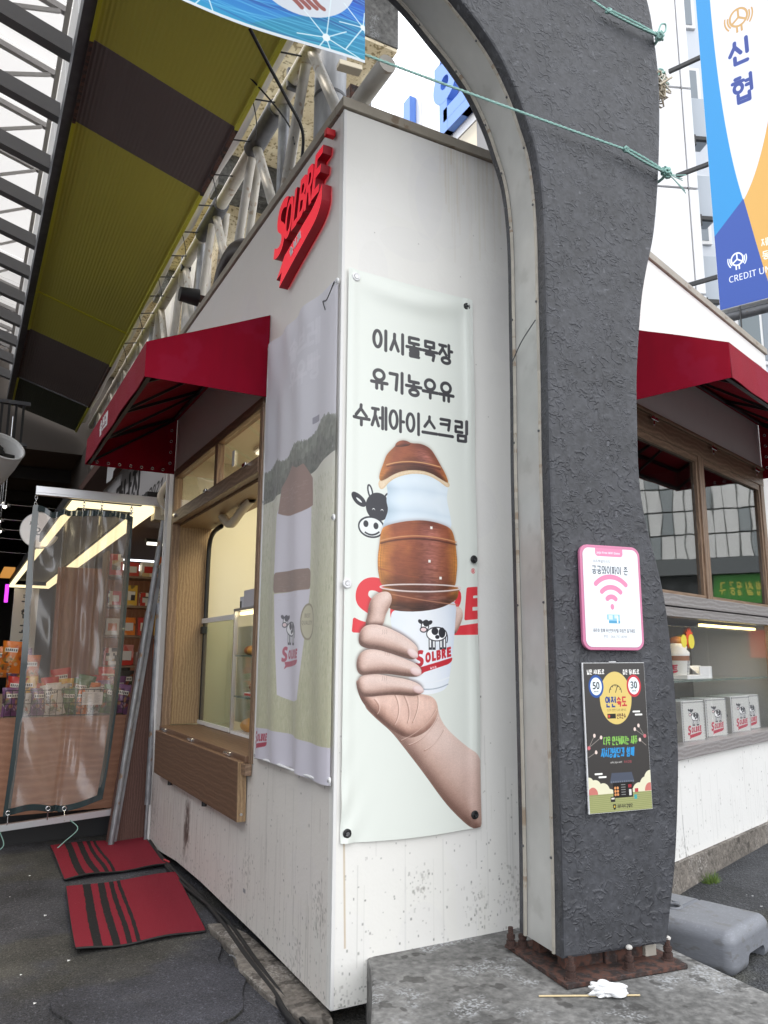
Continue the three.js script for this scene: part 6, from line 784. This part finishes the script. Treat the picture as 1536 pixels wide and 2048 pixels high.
  const tube2 = thing('window_tube', 'white vertical tube lamp behind the upper window beside the pillar', 'lamp', loc(1.16, 2.0, -0.25), TR); part('tube', [bx(-0.014, 0.014, 0.32, 0.92, -0.01, 0.01, 0.006)], lamp([1, 1, 1], 1.5), tube2); part('backing', [bx(-0.24, -0.02, 0.3, 0.94, -0.02, 0.0)], mat([0.32, 0.33, 0.38], 0.5), tube2); part('lettering', hanSolid('아이스', 0.09, 0.1, 0.014, 0.003, 0.2).map((g) => g.rotateZ(-PI / 2).translate(-0.17, 0.75, 0.001)), mat([0.03, 0.05, 0.12], 0.6), tube2); const p2 = tube2.children[2]; p2.userData.kind = 'stuff';
}

// ------------------------------------------------------------------ bank building behind, its upright sign, the houses over the street
{
  const b = thing('bank_building', 'white panelled bank building with raised blue letters behind the shop', 'building'); const pan = mat([0.8, 0.8, 0.81], 0.35), gap = mat([0.2, 0.2, 0.21], 0.7), blue = mat([0.12, 0.26, 0.7], 0.4);
  // wing with letters, facing the alley
  part('wing_core', [bx(8.06, 16, 0, 16.6, -24, -9.0)], gap, b); for (let i = 0; i < 10; i++) part('panel', [bx(8.0, 8.05, 13.88, 16.66, -9.5 - (i + 1) * 1.45 + 0.03, -9.5 - i * 1.45, 0.008)], pan, b); part('soffit_wall', [bx(8.02, 8.05, 8, 13.85, -24, -9)], mat([0.62, 0.56, 0.45], 0.7), b);
  for (const z of [-11.2, -13.4, -15.6]) { const w = part('window', [bx(7.98, 8.02, 11.6, 13.3, z - 0.8, z + 0.8, 0.01)], mat([0.5, 0.2, 0.06], 0.5), b); part('pane', [bx(7.965, 7.979, 11.75, 13.15, z - 0.65, z + 0.65)], mat([0.1, 0.16, 0.13], 0.1), w); }
  const letters = (s, z) => { const g = hanSolid(s, 1.85, 2.1, 0.34, 0.2); part('letter', g.map((q) => q.rotateY(-PI / 2).translate(7.99, 14.25, z)), blue, b); }; letters('신', -14.4); letters('협', -11.5);
  // tower beside the arch pillar, turned a little toward the street
  const ry = -rad(21.7);
  const base = new V3(-1.548 + 12 * Math.cos(rad(61.69)), 0, 3.336 - 12 * Math.sin(rad(61.69))), put = (g) => g.rotateY(ry).translate(base.x, 0, base.z);
  const sh = (u) => u;          // distance along the tower front, measured from the point straight ahead
  part('tower_core', [put(bx(sh(2.6), sh(5.64), 0, 24, -4, -0.06))], gap, b);
  const rows = [-0.1, 1.6, 3.65, 5.69, 7.74, 9.78, 11.82, 13.86, 15.9, 18]; for (let j = 1; j < rows.length; j++) { part('panel', [put(bx(sh(2.6), sh(5.465), rows[j - 1] + 0.02, rows[j] - 0.02, -0.055, 0, 0.008))], pan, b); part('panel', [put(bx(sh(5.49), sh(5.66), rows[j - 1] + 0.02, rows[j] - 0.02, -0.055, 0, 0.008))], pan, b); }
  // set-back wing on the right with windows
  const pale = mat([0.62, 0.66, 0.72], 0.5); part('side_wing', [put(bx(sh(5.7), sh(14), 0, 20, -6, -2.2))], pale, b);
  for (let j = 0; j < 6; j++) for (let i = 0; i < 4; i++) { const x = sh(6.0 + i * 1.5), y = 2.2 + j * 2.6; const w = part('window', [put(bx(x, x + 1.15, y, y + 1.6, -2.2, -2.14, 0.01))], m.white, b); part('pane', [put(bx(x + 0.08, x + 0.54, y + 0.08, y + 1.52, -2.139, -2.13)), ], mat([0.16, 0.2, 0.22], 0.08), w); part('pane', [put(bx(x + 0.6, x + 1.07, y + 0.08, y + 1.52, -2.139, -2.13))], mat([0.22, 0.26, 0.3], 0.08), w); }
  for (const y of [5.2, 7.7, 9.3, 10.9]) { part('fitting', [put(bx(sh(5.68), sh(6.05), y, y + 0.9, -0.5, -0.2, 0.01))], mat([0.45, 0.5, 0.56], 0.4), b); part('bracket', [put(bx(sh(5.6), sh(6.0), y - 0.08, y - 0.01, -0.12, -0.05))], m.black, b); part('bracket', [put(bx(sh(5.6), sh(5.72), y - 0.2, y + 0.02, -0.2, -0.045, 0.01))], m.black, b); }
  solo('downpipe', [bar([9.35, 0, -3.6], [9.35, 7.2, -3.6], 0.06)], m.galv, 'grey upright pipe at the right edge before the pale window wing', 'pipe');
}
{ // upright credit union sign
  const sm = canvasTex(360, 2048, (c, w, h) => {
    c.fillStyle = '#dfe2ea'; c.fillRect(0, 0, w, h); c.fillStyle = '#0a90d2'; c.beginPath(); c.moveTo(0, 0); c.lineTo(86, 0); c.bezierCurveTo(60, 700, 90, 1250, 160, 1560); c.lineTo(0, 1720); c.fill();
    c.fillStyle = '#dcaa52'; c.beginPath(); c.moveTo(360, 1010); c.bezierCurveTo(330, 1200, 250, 1450, 160, 1560); c.lineTo(250, 2048); c.lineTo(360, 2048); c.fill(); c.fillStyle = '#1e4aa4'; c.beginPath(); c.moveTo(0, 1690); c.lineTo(160, 1552); c.bezierCurveTo(190, 1700, 220, 1900, 262, 2048); c.lineTo(0, 2048); c.fill();
    const emblem = (x, y, s, k) => { c.save(); c.translate(x, y); c.scale(s, s); c.strokeStyle = k; c.lineWidth = 9; c.beginPath(); c.arc(0, 0, 36, 0, 2 * PI); c.stroke(); c.beginPath(); c.moveTo(-30, 20); c.lineTo(0, 0); c.lineTo(30, 20); c.moveTo(0, 0); c.lineTo(0, -36); c.stroke(); c.lineWidth = 7; for (const q of [-1, 1]) for (const d of [46, 58]) { c.beginPath(); c.arc(0, 0, d, q > 0 ? -0.3 : PI - 0.75, q > 0 ? 0.75 : PI + 0.3); c.stroke(); } c.fillStyle = k; c.fillRect(-14, 34, 9, 28); c.fillRect(5, 34, 9, 28); c.restore(); };
    emblem(215, 640, 1.25, '#c9a060'); han(c, '신', 150, 760, 110, 120, 20, '#1c3c90'); han(c, '협', 150, 950, 110, 130, 18, '#1c3c90'); emblem(104, 1830, 0.8, '#f0f3f8');
    han(c, '제주신협', 226, 1770, 34, 38, 5, '#f6f2e6', 0.12); han(c, '동문지점', 226, 1830, 34, 38, 5, '#f6f2e6', 0.12); c.fillStyle = '#f2f4f8'; c.font = '42px sans-serif'; c.fillText('CREDIT UNION', 54, 1932); });
  const o = thing('upright_sign', 'tall blue, white and gold sign of the credit union at the right edge', 'sign', [8.491, 6.85, -4.207], -rad(67.24)); const w = 1.07, h = 7.2;
  part('panel', [bx(0, w, 0, h, -0.22, 0, 0.01)], m.white, o); part('face', [new THREE.PlaneGeometry(w - 0.01, h - 0.02).translate(w / 2, h / 2, 0.004)], mat([0.82, 0.82, 0.84], 0.4, { map: sm }), o); part('foot_rail', [bar([0.02, -0.1, -0.1], [w + 1.2, -0.1, -0.1], 0.075)], m.galvDark, o); part('clip', [bx(0.28, 0.3, -0.35, 0.0, -0.02, 0.0)], m.black, o);
  for (const y of [0.6, 2.6, 4.6, 6.4]) part('bracket', [bx(-0.55, -0.002, y, y + 0.06, -0.14, -0.08)], m.black, o);
}
{ // building over the street: seen mirrored in the shop window, and closing the street's sky
  const s = thing('street_building', 'pale tiled building over the street, mirrored in the shop window', 'building', [26, 0, 4], -PI / 2), pal = mat([0.8, 0.8, 0.77], 0.5);
  part('core', [bx(-12, 11, 0, 14, -8, -0.1)], m.slab, s); const dk = mat([0.3, 0.33, 0.33], 0.15); for (let j = 0; j < 10; j++) for (let i = 0; i < 24; i++) part('panel', [bx(-10 + i * 0.42, -9.62 + i * 0.42, 4.9 + j * 0.86, 5.7 + j * 0.86, -0.09, 0)], (i * 7 + j * 3 + (i * j) % 5) % 11 > 1 ? pal : dk, s); part('side_wall', [bx(-12, -10.05, 4.9, 13.6, -0.09, -0.01)], pal, s); part('side_wall', [bx(0.1, 11, 4.9, 13.6, -0.09, -0.01)], pal, s); part('band', [bx(-12, 11, 4.3, 4.85, -0.09, 0.3)], mat([0.16, 0.17, 0.17], 0.5), s);
  const gm = canvasTex(1024, 128, (c, w, h) => { c.fillStyle = '#4e9a3e'; c.fillRect(0, 0, w, h); for (let i = 0; i < 3; i++) han(c, '종합철물공구', 20 + i * 340, 34, 34, 60, 7, '#e8d860', 0.5); }); part('green_board', [bx(-9, -3.6, 3.3, 4.28, -0.09, 0.1)], mat([0.1, 0.3, 0.07], 0.5), s); part('green_print', [new THREE.PlaneGeometry(5.3, 0.94).translate(-6.3, 3.79, 0.104)], mat('#fff', 0.5, { map: gm }), s); part('red_board', [bx(-5.6, -4.6, 1.5, 2.4, -0.09, 0.1)], mat([0.55, 0.08, 0.05], 0.5), s); part('shutter', [bx(-11.9, 10.9, 0, 3.2, -0.095, -0.02)], m.galvDark, s);
  const l = thing('alley_building', 'plain market building along the far side of the alley, out of view', 'building', [-5.4, 0, 0]); part('wall', [bx(-4, 0, -0.06, 5.6, -26, 2.5)], mat([0.3, 0.28, 0.26], 0.8), l); for (let i = 0; i < 6; i++) part('shutter', [bx(0.002, 0.06, 0, 2.8, -3.6 - i * 4, -0.4 - i * 4)], m.galvDark, l); part('canopy', [bx(0.0, 0.9, 3.0, 3.1, -26, 2.0)], m.dark, l);  // unseen side of the alley, put in to shade the shop wall
}
renderer.render(scene, camera);
